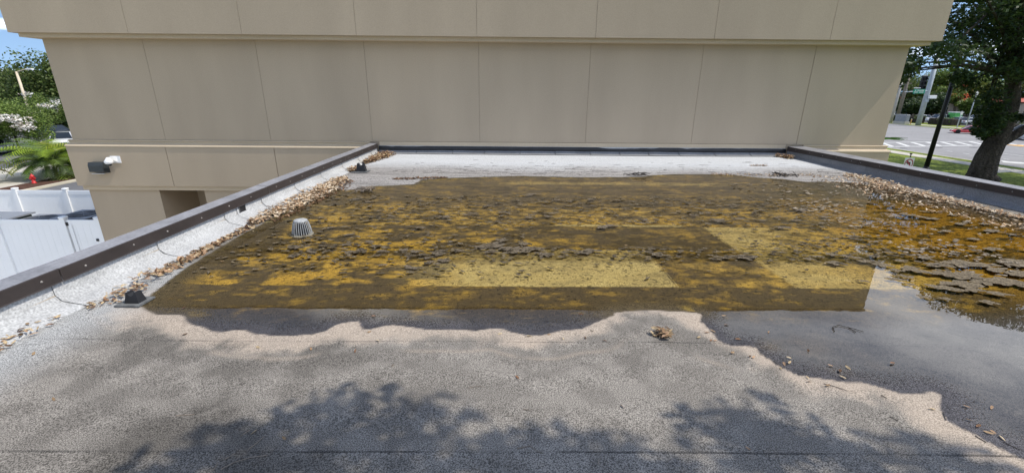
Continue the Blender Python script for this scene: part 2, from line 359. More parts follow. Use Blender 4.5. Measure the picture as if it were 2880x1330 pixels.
def lerp3(a, b, t): return a+(np.asarray(b)-a)*t[:, None]
GOLD = np.array([0.41, 0.275, 0.042]); CREAM = np.array([0.43, 0.365, 0.17]); BROWN = np.array([0.078, 0.059, 0.030]); OLIVE = np.array([0.10, 0.07, 0.018]); TAUPE = np.array([0.15, 0.105, 0.05])
AMBER = np.array([0.28, 0.155, 0.014])
def wet_colour(x, y, row, cell):
    """colour of the drowned cap sheet: algae, silt and bare granules, sheet by sheet"""
    n1 = fbm(x, y, 1.1, 3, 5, 0.55); n2 = fbm(x, y*1.8, 3.2, 21, 5, 0.6); n3 = fbm(x, y*2.0, 9.0, 40, 3, 0.6)
    c = np.tile(BROWN*(1.35 if row in (5, 6, 7) else 1.0), (len(x), 1))
    # gold = amount of live algae, silt = pale cream film
    if row == 'near':
        gold = 0.14+1.5*(n2-0.5)+0.3*sst(2.9, 3.45, y)
        gold = gold-0.25*sst(0.7, 0.2, np.abs(y-3.15)); silt = 0*x
        gold = (gold*0.5+0.02)*sst(2.75, 3.1, y)
    elif row == 2:
        if cell == 0:
            silt = sst(-1.3, 0.1, x+0.8*(n1-0.5))*0.95-0.25*sst(4.05, 4.3, y); gold = sst(0.34, 0.58, n2)*0.95
        elif cell == 1:
            silt = 0.12*sst(.45, .7, n2); gold = 0.12+sst(0.38, 0.72, n2)*0.55
        else:
            silt = 0.75*sst(4.6, 2.6, x+1.2*(n1-0.5)); gold = 0.75+0.6*(n2-0.5)
        olv = sst(0.22, 0.05, np.abs(y-4.22+0.15*(n1-0.5)))*sst(0.35, 0.6, n2)*sst(-3, 1.5, x)
    elif row == 3:
        if cell == 0:
            gold = sst(0.44, 0.60, n2)*sst(1.4, -0.9, x+1.2*(n1-0.5))*(0.35+0.65*sst(4.75, 4.5, y))+0.10+0.32*sst(.46, .66, n2); silt = 0*x
        else:
            silt = sst(4.2, 2.8, x+1.0*(n1-0.5))*0.75; gold = 0.75+0.5*(n2-0.5)
    elif row == 4:
        if cell == 0: gold = 0.5+2.0*(n2-0.5)+0.15*sst(5.75, 5.45, y); silt = 0.3*sst(0.55, 0.7, n3)+0.9*sst(5.42, 5.37, y)*sst(0.3, 0.9, x)
        else: gold = 0.48+1.1*(n2-0.5); silt = 0.25*sst(0.5, 0.8, n1)
    elif row == 5:
        gold = 0.16+1.2*(n2-0.5); silt = 0*x
    else:
        gold = 0.12+0.8*(n2-0.5)+0.45*sst(0.20, 0.02, np.abs(y-8.02))*sst(-0.4, 0.3, x)*sst(4.4, 3.6, x); silt = 0.5*sst(0.20, 0.02, np.abs(y-8.02))*sst(-0.4, 0.3, x)*sst(4.4, 3.6, x)
    gold = np.clip((gold-0.5)*1.3+0.56+1.3*(n3-0.5)+0.5*(fbm(x, y*1.5, 24, 46, 2)-0.5), 0, 1)*sst(-2.95, -2.6, x+0.3*(n1-.5)); silt = np.clip(silt*(0.45+1.0*n2), 0, 1)
    # towards the far parapet everything turns to amber algae
    right = sst(3.6, 5.0, x+0.8*(n1-0.5))*sst(2.6, 3.4, y+0.2*(n1-.5)-0.12*(x-3))*sst(7.3, 6.2, y+0.8*(n1-.5))*sst(6.9, 6.3, x+0.3*(n1-.5))
    gold = np.maximum(gold, right*(0.55+0.9*(n2-0.5)))
    c = lerp3(c, GOLD*(0.75+0.5*n3)[:, None], gold)
    c = lerp3(c, AMBER*(0.7+0.6*n3)[:, None], np.clip(right, 0, 1)*0.8)
    c = lerp3(c, CREAM*(0.85+0.3*n3)[:, None], silt)
    mud = np.clip(sst(6.2, 6.8, x+0.4*(n1-.5))+sst(5.0, 6.0, x)*sst(6.3, 7.2, y), 0, 1)
    c = lerp3(c, np.array([0.075, 0.06, 0.045])*(0.6+0.8*n3)[:, None], mud*0.85)
    # dark olive crust patches
    dk = sst(0.53, 0.62, fbm(x, y*2.2, 5.5, 77, 4, 0.6))*sst(3.5, 3.9, y)*(1-0.85*silt)*0.9
    c = lerp3(c, OLIVE*0.55, dk)
    if row == 2: c = lerp3(c, OLIVE*0.7, np.clip(olv, 0, 1)*0.85)
    return c
def roof_colour(x, y, d, row, cell):
    n1 = fbm(x, y, 0.9, 5, 5, 0.55); n2 = fbm(x*1.0+y*0.9, y-0.4*x, 1.5, 9, 4, 0.55); n3 = fbm(x, y, 6, 15, 4, 0.6)
    # dry cap sheet near the camera: dirt-darkened granules with cleaner patches
    dry = np.tile(np.array([0.242, 0.222, 0.196]), (len(x), 1))
    dirt = sst(0.44, 0.66, n2)*0.24*sst(1.5, -1.5, x)+0.20*sst(0.4, 0.6, n3)+0.12*sst(0.45, 0.6, n1)
    dry = dry*(1-dirt)[:, None]
    silt = sst(0.19, 0.02, d+0.30*(n3-0.5)+0.5*(n1-0.5))*sst(3.6, 3.2, y)*(0.65+0.6*fbm(x, y, 4, 33, 3))
    dry = lerp3(dry, np.array([0.40, 0.335, 0.27]), silt*0.9)
    tide = sst(0.035, 0.0, np.abs(d-0.30-0.25*(n1-0.5)))*sst(3.6, 3.2, y)*sst(.45, .6, fbm(x, y, 2.5, 36, 3))
    dry = lerp3(dry, np.array([0.36, 0.30, 0.24]), tide*0.45)
    lft = sst(-2.6, -3.15, x)*sst(4.2, 3.6, y)
    dry = lerp3(dry, np.array([0.40, 0.41, 0.41]), lft*0.7)
    # far end: bright clean sheet grading into a dirty margin
    w = sst(8.9, 10.3, y+0.7*(n1-0.5))
    st = fbm(x*0.8, y*7.0, 2.2, 31, 4, 0.65)
    dirty = np.array([0.29, 0.275, 0.26])*(0.55+0.9*st)[:, None]
    clean = np.array([0.50, 0.515, 0.53])*(0.93+0.14*st)[:, None]
    farc = lerp3(dirty, clean, np.clip(w, 0, 1))
    dry = lerp3(dry, farc, sst(6.5, 7.5, y))
    # the shallow front margin of the pond: bare dark wet granules
    wet = wet_colour(x, y, row, cell)
    bare = np.array([0.066, 0.064, 0.070])*(0.7+0.6*n3)[:, None]*(1+0.3*sst(1.6, 2.6, x+0.8*(n1-.5)))[:, None]
    bare = lerp3(bare, np.array([0.15, 0.12, 0.085]), 0.7*sst(0.5, 0.7, n1))
    fr = sst(3.1, 2.75, y-0.05*(x > 3)*(x-3))
    wet = lerp3(wet, bare, fr)
    edge = sst(-0.12, -0.02, d)*sst(6, 8, y)
    wet = lerp3(wet, np.array([0.09, 0.075, 0.055]), edge*0.8)
    k = sst(-0.004, 0.006, d)
    c = wet+(dry-wet)*k[:, None]
    g = np.where(d > 0, 1.0-0.55*sst(7.5, 9.5, y)-0.35*silt, 1.15-0.45*sst(4.5, 7.0, y))
    return c, g

# ------------------------------------------------------------------ the flat roof: one object per roofing sheet
roof = empty('flat_roof', (0, 0, 0), None, None, kind='structure')
def sheet(x0, x1, y0, y1, row, cell, res, lap=True):
    ys = np.concatenate([[y0, y0+0.007, y0+0.014], np.arange(y0+0.03, y1+0.06, res)])
    xs = np.arange(x0, x1+res*0.5, res); xs[-1] = x1
    X, Y = np.meshgrid(xs, ys); x = X.ravel(); y = Y.ravel().copy()
    # uneven hand-laid lap edge
    j = (np.abs(y-y0) < 0.02)
    y = y+np.where(j, 0.012*(fbm(x, 0*x+y0, 1.3, 50, 3)-0.5), 0)
    d = sdf(x, y)
    z = roof_z(x, y, d)+0.004*(1-(y-y0)/(y1-y0))-0.002-0.006*(Y.ravel() < y0+0.001)+0.004*(fbm(x, y, 2.0, 60, 3)-0.5)*sst(0.02, 0.2, np.abs(d))
    c, g = roof_colour(x, y, d, row, cell)
    bleed = (np.abs(Y.ravel()-y0) < 0.010)*(0.35+0.65*sst(0.40, 0.60, fbm(x, 0*x+y0*3, 2.5, 70, 3)))*np.where(d > 0, 0.6 if y0 < 2 else 0.35, 0.16)*np.where(y > 7.5, 0.45, 1)
    c = lerp3(c, np.array([0.02, 0.02, 0.022]), np.clip(bleed, 0, 1))
    nx = len(xs); ny = len(ys)
    I = (np.arange(ny-1)[:, None]*nx+np.arange(nx-1)[None, :]).ravel()
    F = np.stack([I, I+1, I+nx+1, I+nx], 1)
    V = np.stack([x, y, z], 1)
    np_mesh('roofing_sheet', V, F, M['roof'], roof, c, True, extra={'grain': g, 'spots': np.where(d < 0, 1.0, np.where(y > 7, .8, .25))*np.where(y > 3.2, 1, .5)*np.where(y > 9.8, .4, 1)})
XL, XR = -3.40, 7.46
rows = [(-3.1, -2.15, 0, [], .12), (-2.15, -1.2, 0, [], .12), (-1.2, -0.25, 0, [], .12), (-0.25, 0.65, 0, [], .08), (0.65, 1.59, 0, [0.2], .022), (1.59, 2.55, 0, [], .018), (2.55, 3.48, 'near', [], .018),
        (3.48, 4.44, 2, [1.50, 2.55], .02), (4.44, 5.32, 3, [2.50], .024), (5.32, 6.3, 4, [2.24], .028), (6.3, 7.22, 5, [4.1], .034),
        (7.22, 8.16, 6, [], .034), (8.16, 9.1, 6, [0.9], .03), (9.1, 10.05, 7, [], .04), (10.05, 11.0, 7, [3.2], .05), (11.0, 11.5, 7, [], .05)]
for y0, y1, row, cuts, res in rows:
    e = [XL]+cuts+[XR]
    for k in range(len(e)-1):
        sheet(e[k]-(0.03 if k else 0), e[k+1], y0, y1, row, k, res)

# ------------------------------------------------------------------ standing water
def water():
    res = 0.03
    xs = np.arange(-3.30, 7.36, res); ys = np.arange(0.95, 9.2, res)
    X, Y = np.meshgrid(xs, ys); x = X.ravel(); y = Y.ravel()
    d = sdf(x, y); keep = d < 0.06
    nx = len(xs); ny = len(ys)
    I = (np.arange(ny-1)[:, None]*nx+np.arange(nx-1)[None, :]).ravel()
    F = np.stack([I, I+1, I+nx+1, I+nx], 1)
    F = F[keep[F].any(1)]
    used = np.unique(F); mp = np.full(len(x), -1); mp[used] = np.arange(len(used))
    V = np.stack([x, y, 0*x], 1)[used]
    m = bpy.data.materials.new('shallow_water'); m.use_nodes = True
    n = m.node_tree.nodes; l = m.node_tree.links; n.remove(n['Principled BSDF'])
    tr = n.new('ShaderNodeBsdfTransparent'); tr.inputs[0].default_value = (0.98, 0.95, 0.87, 1)
    gl = n.new('ShaderNodeBsdfGlossy'); gl.inputs['Roughness'].default_value = 0.012
    fr = n.new('ShaderNodeFresnel'); fr.inputs['IOR'].default_value = 1.5
    g = n.new('ShaderNodeNewGeometry')
    t = n.new('ShaderNodeTexNoise'); t.inputs['Scale'].default_value = 3.0; t.inputs['Detail'].default_value = 2; l.new(g.outputs['Position'], t.inputs['Vector'])
    bp = n.new('ShaderNodeBump'); bp.inputs['Strength'].default_value = 0.03; bp.inputs['Distance'].default_value = 0.02; l.new(t.outputs['Fac'], bp.inputs['Height'])
    l.new(bp.outputs[0], gl.inputs['Normal']); l.new(bp.outputs[0], fr.inputs['Normal'])
    ms = n.new('ShaderNodeMixShader'); l.new(fr.outputs[0], ms.inputs[0]); l.new(tr.outputs[0], ms.inputs[1]); l.new(gl.outputs[0], ms.inputs[2])
    # granules stand out of the film where it is only millimetres deep
    da = n.new('ShaderNodeAttribute'); da.attribute_name = 'depth'
    t2 = n.new('ShaderNodeTexNoise'); t2.inputs['Scale'].default_value = 95; t2.inputs['Detail'].default_value = 2; l.new(g.outputs['Position'], t2.inputs['Vector'])
    r2 = n.new('ShaderNodeMapRange'); r2.inputs[1].default_value = 0.3; r2.inputs[2].default_value = 0.7; l.new(t2.outputs['Fac'], r2.inputs[0])
    lt = n.new('ShaderNodeMath'); lt.operation = 'SUBTRACT'; l.new(da.outputs['Fac'], lt.inputs[0]); l.new(r2.outputs[0], lt.inputs[1])
    st = n.new('ShaderNodeMapRange'); st.inputs[1].default_value = -0.05; st.inputs[2].default_value = 0.05; l.new(lt.outputs[0], st.inputs[0])
    t0 = n.new('ShaderNodeBsdfTransparent')
    m2 = n.new('ShaderNodeMixShader'); l.new(st.outputs[0], m2.inputs[0]); l.new(t0.outputs[0], m2.inputs[1]); l.new(ms.outputs[0], m2.inputs[2])
    l.new(m2.outputs[0], n['Material Output'].inputs['Surface'])
    dep = np.clip(-d/0.26, 0, 1.2)*(1.1)+0.35*(fbm(x, y, 1.6, 91, 4)-0.5)*sst(0.5, 0.1, -d)
    o = np_mesh('standing_water', V, mp[F], m, None, None, True, extra={'depth': dep[used]})
    tag(o, kind='structure')
water()

# ------------------------------------------------------------------ parapets
def parapet(name, label, line_in, line_out, sgn, y0, y1, seams, fl='flash', zt=0.29):
    """line_in/line_out: x of the coping edges as functions of y; sgn +1: roof lies towards +x"""
    root = empty(name, (line_in(6), 6, 0), label, 'parapet', 'parapets along the roof edges')
    org = root.location
    # masonry core
    c = MB(); n = 6; v = []; f = []
    for k in range(n+1):
        y = y0+(y1-y0)*k/n; xi = line_in(y)-sgn*0.03; xo = line_out(y)+sgn*0.02
        v += [(xi, y, -0.15), (xi, y, zt-0.012), (xo, y, zt-0.012), (xo, y, -0.15)]
    for k in range(n):
        a = k*4; b = a+4
        for i in range(4): f.append((a+i, a+(i+1) % 4, b+(i+1) % 4, b+i))
    f += [(0, 1, 2, 3), tuple(n*4+i for i in (3, 2, 1, 0))]
    c.add(v, f).build('core', M['stucco'], root, org)
    # membrane flashing, one panel per metre
    ee = [y0]+seams+[y1]
    prof = [(-0.018, 0.225), (-0.012, 0.10), (0.03, 0.055), (0.10, 0.030), (0.19, 0.012), (0.195, -0.01)] if sgn > 0 else [(-0.018, 0.225), (-0.008, 0.09), (0.012, 0.05), (0.05, 0.028), (0.10, 0.012), (0.105, -0.01)]
    for k in range(len(ee)-1):
        a, b = ee[k], ee[k+1]; m = MB(); nn = 6; v = []; f = []
        for i in range(nn+1):
            y = a+(b-a)*i/nn; lift = 0.005*(1-i/nn)
            if i == nn: y = min(y+0.02, y1); lift = -0.003
            for j, (px, pz) in enumerate(prof):
                w = 0.006*math.sin(i*2.1+k*1.7+j)
                v.append((line_in(y)+sgn*(px+lift+w*(j > 1)), y, pz+lift*0.5+(rz1(line_in(y)+sgn*.2, y) if j > 2 else 0)))
        P = len(prof)
        for i in range(nn):
            for j in range(P-1): f.append((i*P+j, i*P+j+1, (i+1)*P+j+1, (i+1)*P+j))
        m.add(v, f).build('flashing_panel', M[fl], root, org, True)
        # asphalt bleeding out along the lap
        s = MB(); pts = []
        for j in range(0, 5):
            px, pz = prof[j]; yy = a+0.004*math.sin(j*2+k)
            pts.append((line_in(yy)+sgn*(px+0.0015), yy, pz+0.003+(rz1(line_in(yy)+sgn*.2, yy) if j > 2 else 0)))
        if k: s.tube(pts, [0.0005+0.0010*((k*7+j*3) % 4)/3 for j in range(5)], 5).build('lap_bleed', M['pad'], root, org)
    # coping in lengths, with screws
    ce = [y0]
    while ce[-1] < y1-0.3: ce.append(min(ce[-1]+3.05, y1))
    for k in range(len(ce)-1):
        a, b = ce[k], ce[k+1]-0.006; m = MB(); v = []; f = []
        cp = lambda y: [(line_in(y)+sgn*0.012, zt-0.105), (line_in(y)+sgn*0.004, zt-0.098), (line_in(y)+sgn*0.002, zt-0.006), (line_in(y)-sgn*0.006, zt),
                        (line_out(y)+sgn*0.006, zt+0.012), (line_out(y), zt+0.006), (line_out(y), zt-0.14), (line_out(y)-sgn*0.012, zt-0.15)]
        for y in (a, (a+b)/2, b):
            for px, pz in cp(y): v.append((px, y, pz+0.0025*(k % 2)))
        for i in range(2):
            for j in range(7): f.append((i*8+j, i*8+j+1, (i+1)*8+j+1, (i+1)*8+j))
        m.add(v, f); m.m = [1 if (j % 7) in (3,) else 0 for j in range(14)]
        co = m.build('coping_section', [M['coping'], M['copingtop']], root, org)
        y = a+0.2
        while y < b:
            if y > 1.6:
                s = MB(); s.lathe((0, 0, 0), [(0.0, -0.001), (0.010, 0.0), (0.010, 0.002), (0.006, 0.004), (0.005, 0.008), (0.0005, 0.009)], 8, 0, 'x')
                if sgn < 0: s.v = [(-p[0], p[1], p[2]) for p in s.v]
                so_ = s.build('screw', M['screw'], co, (0, 0, 0), True)
                so_.location = Vector((line_in(y)+sgn*0.003, y, zt-0.052+0.006*math.sin(y*9)))-org
            y += 0.46+rnd.uniform(-.05, .05)
    return root
lin = lambda y: -3.44; lout = lambda y: -3.615
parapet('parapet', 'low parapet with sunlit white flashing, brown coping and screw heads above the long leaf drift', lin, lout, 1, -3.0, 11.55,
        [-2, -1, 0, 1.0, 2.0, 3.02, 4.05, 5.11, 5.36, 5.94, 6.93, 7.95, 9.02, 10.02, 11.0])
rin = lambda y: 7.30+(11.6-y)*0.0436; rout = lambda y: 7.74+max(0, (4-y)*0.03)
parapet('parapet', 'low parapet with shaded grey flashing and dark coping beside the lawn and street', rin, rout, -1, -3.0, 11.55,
        [-2, -1, 0, 1.0, 2.0, 3.0, 4.0, 5.05, 6.04, 7.03, 8.03, 9.0, 10.02, 10.87], 'flashshade')
# overflow scupper in the sunlit parapet
sc = empty('overflow_scupper', (-3.43, 5.47, 0.06), 'small square dark overflow scupper in the white parapet flashing', 'scupper')
m = MB(); m.box(-3.48, -3.440, 5.40, 5.41, 0.065, 0.185); m.box(-3.48, -3.440, 5.53, 5.54, 0.065, 0.185); m.box(-3.48, -3.440, 5.41, 5.53, 0.175, 0.185); m.box(-3.48, -3.415, 5.41, 5.53, 0.062, 0.070)
m.build('sleeve', M['pad'], sc, sc.location)
MB().box(-3.475, -3.4445, 5.411, 5.529, 0.071, 0.174).build('opening', M['blackmetal'], sc, sc.location)

# ------------------------------------------------------------------ tall building
YW, YF = 11.60, 11.22
tb = empty('tall_building', (-0.75, 11.6, -4.2), 'tall tan stucco building with overhanging fascia across the flat roof', 'building')
to = tb.location
WX0, WX1 = -11.36, 9.85
jx = [-8.95, -6.22, -3.58, -0.77, 1.99, 4.77, 7.55]
MB().box(WX0+0.05, WX1-0.05, YW+0.009, 26, -1.0, 4.0).build('backing_wall', M['joint'], tb, to)
def panels(name, xs, y0, th, z0, z1, mat, gap=0.008):
    for k in range(len(xs)-1):
        a = xs[k]+(gap/2 if k else 0); b = xs[k+1]-(gap/2 if k < len(xs)-2 else 0)
        MB().box(a, b, y0, y0+th, z0, z1, 0).build(name, mat, tb, to)
xs = [WX0]+jx+[WX1]
panels('wall_panel', xs[:3]+[-3.58], YW, 0.03, 0.335, 2.74, M['stucco'])
panels('wall_panel', [-3.58+0.008]+jx[3:6]+[7.55-0.008], YW, 0.03, 0.345, 2.74, M['stucco'])
panels('wall_panel', [7.55+0.008, WX1], YW, 0.03, 0.335, 2.74, M['stucco'])
# side walls
MB().box(WX0, WX0+0.05, YW+0.031, 26, -4.2, 2.74).build('side_wall', M['stucco'], tb, to)
MB().box(WX1-0.05, WX1, YW+0.031, 26, -4.2, 2.74).build('side_wall', M['stucco'], tb, to)
# fascia
FX0, FX1 = -11.74, 10.26
fj = [-8.94, -6.29, -3.61, -0.78, 2.02, 4.83, 7.58]
MB().box(FX0+0.04, FX1-0.04, YF+0.009, 26.4, 2.86, 4.27).build('fascia_core', M['joint'], tb, to)
panels('fascia_panel', [FX0]+fj+[FX1], YF, 0.032, 2.82, 4.28, M['stucco'], 0.008)
MB().box(FX0, FX0+0.045, YF+0.033, 26.4, 2.82, 4.28).build('fascia_return', M['stucco'], tb, to)
MB().box(FX1-0.045, FX1, YF+0.033, 26.4, 2.82, 4.28).build('fascia_return', M['stucco'], tb, to)
MB().box(FX0+0.047, FX1-0.047, YF+0.033, 26.4, 2.825, 2.858).build('soffit', M['stucco'], tb, to)
MB().box(WX0-0.27, WX1+0.27, 11.34, 26.2, 2.735, 2.823, 0, 0.0).build('soffit_moulding', M['trim'], tb, to)
MB().box(FX0-0.03, FX1+0.03, YF-0.03, 26.45, 4.281, 4.33).build('roof_coping', M['coping'], tb, to)
# string course and lower band either side of the annex
def lower(x0, x1, joints):
    prof = [(YW+0.02, 0.333), (YW-0.035, 0.318), (YW-0.035, 0.300), (YW-0.012, 0.292), (YW-0.012, 0.235), (11.445, 0.205), (11.435, 0.185), (11.435, 0.172), (YW+0.02, 0.172)]
    MB().prism(prof, 'x', x0, x1).build('string_course', M['trim'], tb, to)
    e = [x0+0.01]+joints+[x1-0.01]
    for k in range(len(e)-1):
        MB().box(e[k]+(0.007 if k else 0), e[k+1]-(0.007 if k < len(e)-2 else 0), 11.45, YW+0.02, -0.86, 0.171).build('band_panel', M['stucco'], tb, to)
    MB().box(x0+0.06, x1-0.06, 11.53, YW+0.03, -0.985, -0.861).build('band_moulding', M['trim'], tb, to)
lower(WX0-0.10, -3.64, [-8.9, -6.1])
lower(7.75, WX1+0.12, [])
DX0, DX1 = -9.45, -8.24
MB().box(WX0+0.07, DX0, 11.60, 11.9, -4.2, -0.987).build('lower_wall', M['stucco'], tb, to)
MB().box(DX1, -3.66, 11.60, 11.9, -4.2, -0.987).build('lower_wall', M['stucco'], tb, to)
MB().box(7.76, WX1, 11.60, 11.9, -4.2, -0.987).build('lower_wall', M['stucco'], tb, to)
MB().box(DX0-0.3, DX0, 11.9, 13.0, -4.2, -0.95).build('entry_side_wall', M['stucco'], tb, to)
MB().box(DX1, DX1+0.3, 11.9, 13.0, -4.2, -0.95).build('entry_side_wall', M['stucco'], tb, to)
MB().box(DX0-0.3, DX1+0.3, 13.0, 13.2, -4.2, -0.95).build('entry_back_wall', M['stucco'], tb, to)
dr = MB().box(DX0+0.24, DX1-0.05, 12.95, 12.995, -4.2, -2.0).build('door', M['door'], tb, to)
f = MB(); f.box(DX0+0.18, DX0+0.24, 12.93, 12.998, -4.2, -1.94); f.box(DX1-0.05, DX1-0.01, 12.93, 12.998, -4.2, -1.94); f.box(DX0+0.24, DX1-0.05, 12.93, 12.998, -2.0, -1.94)
fo = f.build('frame', M['coping'], dr, to)
# base of the wall above the annex roof
MB().box(-3.40, 7.28, YW-0.005, YW+0.02, 0.235, 0.330).build('counterflashing', M['trim'], tb, to)
MB().box(-3.572, -3.30, YW-0.002, YW+0.02, 0.36, 0.42).build('patch_panel', M['stucco'], tb, to)
bf = empty('base_flashing', (2, 11.5, 0), 'shaded grey base flashing with wavy black tar strip below the stucco wall', 'flashing')
def wavy(x0, x1):
    m = MB(); v = []; f = []; n = 260
    for i in range(n+1):
        x = x0+(x1-x0)*i/n
        top = 0.228-0.030*float(sst(0.5, 0.75, fbm(np.array([x]), np.array([0.]), 0.9, 5, 4))[0]); bot = 0.125-0.012*float(fbm(np.array([x]), np.array([3.]), 2.0, 8, 3)[0])
        v += [(x, YW-0.012, top), (x, YW-0.026, (top+bot)/2), (x, YW-0.03, bot), (x, YW-0.01, bot-0.008)]
    for i in range(n):
        for j in range(3): f.append((i*4+j, i*4+j+1, i*4+5+j, i*4+4+j))
    m.add(v, f).build('tar_strip', M['bitumen'], bf, bf.location, True)
wavy(-3.42, 7.30)
MB().box(-3.42, 7.30, YW-0.012, YW+0.02, 0.02, 0.234).build('backing', M['flash'], bf, bf.location)
bs = [-3.40, -2.42, -1.48, -0.65, 0.28, 1.2, 2.12, 2.9, 3.66, 4.46, 5.4, 6.33, 7.30]
for k in range(len(bs)-1):
    a, b = bs[k], bs[k+1]-0.01; m = MB(); v = []; f = []
    zb = 0.035
    prof = [(YW-0.014, 0.135), (YW-0.03, 0.115), (YW-0.06, 0.085), (YW-0.12, 0.058), (YW-0.22, 0.048)]
    for i in range(5):
        x = a+(b-a)*i/4
        for j, (py, pz) in enumerate(prof): v.append((x, py+0.004*math.sin(i+k*2), pz+0.004*(1-i/4)+(rz1(x, 11.3)-0.036)*(j > 2)))
    for i in range(4):
        for j in range(4): f.append((i*5+j, i*5+j+1, i*5+6+j, i*5+5+j))
    m.add(v, f).build('flashing_panel', M['flashshade'], bf, bf.location, True)
    if k:
        s = MB(); s.tube([(a+0.01*math.sin(j*3+k), py-0.002, pz+0.004+(rz1(a, 11.3)-0.036)*(j > 2)) for j, (py, pz) in enumerate(prof[1:], 1)], [0.004, 0.003, 0.005, 0.002], 5)
        s.build('lap_bleed', M['bitumen'], bf, bf.location)

# ------------------------------------------------------------------ the annex below the camera roof
an = empty('low_building', (2, 4, -4.2), 'low tan annex building under the flat roof', 'building')
MB().box(-3.58, 7.66, -3.2, 11.55, -0.5, -0.2).build('roof_deck', M['joint'], an, an.location)
MB().box(-3.58, -3.45, -3.2, 11.59, -4.2, 0.10).build('wall', M['stucco'], an, an.location)
MB().box(7.62, 7.72, -3.2, 11.59, -4.2, 0.10).build('wall', M['stucco'], an, an.location)
MB().box(-3.44, 7.61, -3.2, -3.05, -4.2, -0.16).build('wall', M['stucco'], an, an.location)

# ------------------------------------------------------------------ ground, street, pavements
G = -4.2
def flat(name, x0, x1, y0, y1, z, mat, kind='structure'):
    o = MB().box(x0, x1, y0, y1, z-0.15, z).build(name, mat, None, (0, 0, 0)); return tag(o, kind=kind)
me = MB().add([(-1500, -1500, G-0.3), (1500, -1500, G-0.3), (1500, 1500, G-0.3), (-1500, 1500, G-0.3)], [(0, 1, 2, 3)])
tag(me.build('ground', M['grass']), kind='structure')
flat('lawn', 7.75, 43.45, -250, 420, G, M['grass'])
flat('lawn', 80.6, 300, -250, 110, G, M['grass'])
flat('lawn', 80.6, 300, 128, 420, G, M['grass'])
flat('street', 43.7, 80.3, -250, 420, G-0.06, M['asphalt'])
flat('street', 80.3, 300, 112, 126, G-0.062, M['asphalt'])
flat('sidewalk', 40.2, 42.0, -120, 300, G+0.03, M['concrete'])
flat('kerb', 43.45, 43.7, -250, 420, G+0.02, M['concrete'])
flat('kerb', 80.3, 80.6, -250, 108, G+0.04, M['concrete'])
flat('sidewalk', 83.5, 85.2, -120, 108, G+0.03, M['concrete'])
flat('car_park', 92, 112, 20, 106, G+0.01, M['asphaltdark'])
dp = MB().prism([(38.0, 34.0), (40.2, 34.5), (40.2, 35.9), (39.4, 35.7)], 'z', G, G+0.026)
tag(dp.build('path', M['concrete']), kind='structure')
# painted markings: flat paint, each stripe its own piece
pz = G-0.052
mk = empty('road_markings', (50, 50, G-0.06), None, None, kind='structure')
def stripe(x0, x1, y0, y1, nm='stripe', mat='paint'):
    MB().box(x0, x1, y0, y1, pz-0.006, pz).build(nm, M[mat], mk, mk.location)
stripe(43.9, 44.05, -120, 51.0, 'edge_line')
stripe(52.75, 52.9, -80, 47.4, 'lane_line')
for y in (51.7, 49.8, 47.9, 46.05, 44.1, 42.1, 40.2, 38.3): stripe(48.42, 48.56, y, y+0.62, 'lane_dash')
def quad(p, nm):
    MB().add([(a, b, pz) for a, b in p], [tuple(range(len(p)))]).build(nm, M['paint'], mk, mk.location)
def band(a, b, w, nm):
    a = np.array(a); b = np.array(b); t = (b-a)/np.linalg.norm(b-a); n = np.array([-t[1], t[0]])*w/2
    quad([a-n, b-n, b+n, a+n], nm)
band((43.9, 52.05), (66, 55.6), 0.35, 'crosswalk_line'); band((45.9, 56.55), (68, 60.1), 0.35, 'crosswalk_line')
for k in range(9):
    t = 1.9+2.3*k; a = np.array([43.9, 52.2])+np.array([0.987, 0.16])*t; b = a+np.array([2.15, 4.2])
    band(a, b, 0.48, 'crosswalk_bar')
quad([(45.8, 40.2), (46.9, 41.5), (46.9, 40.75), (47.6, 40.4), (47.4, 36.5), (46.9, 36.5), (47.0, 39.7), (46.7, 39.2)], 'turn_arrow')
for x, y in ((45.7, 50.87), (50.4, 51.5), (55.0, 52.0)):
    MB().lathe((x, y, pz-0.01), [(0.36, 0), (0.36, 0.012), (0.3, 0.016)], 14).build('manhole_cover', M['asphaltdark'], mk, mk.location)
tp = MB().box(62.2, 64.2, 53.4, 55.2, G-0.05, G-0.03).build('tactile_paving', M['yellowpaint']); tag(tp, kind='structure')
# parking side beyond the fences
flat('car_park', -28.25, -12, 16.9, 60, G+0.004, M['asphaltdark'])
flat('driveway', -38, -30.7, 0, 36, G+0.004, M['concrete'])
flat('car_park', -140, -30.7, 36.2, 140, G+0.012, M['asphaltdark'])
flat('car_park', -140, -38.2, 0, 36, G+0.012, M['asphaltdark'])
flat('planting_bed', -30.7, -28.5, -20, 90, G+0.03, M['mulch'])
flat('kerb', -28.5, -28.25, -20, 90, G+0.13, M['kerb'])
flat('service_yard', -26, -3.6, -20, 16.9, G+0.002, M['concrete'])

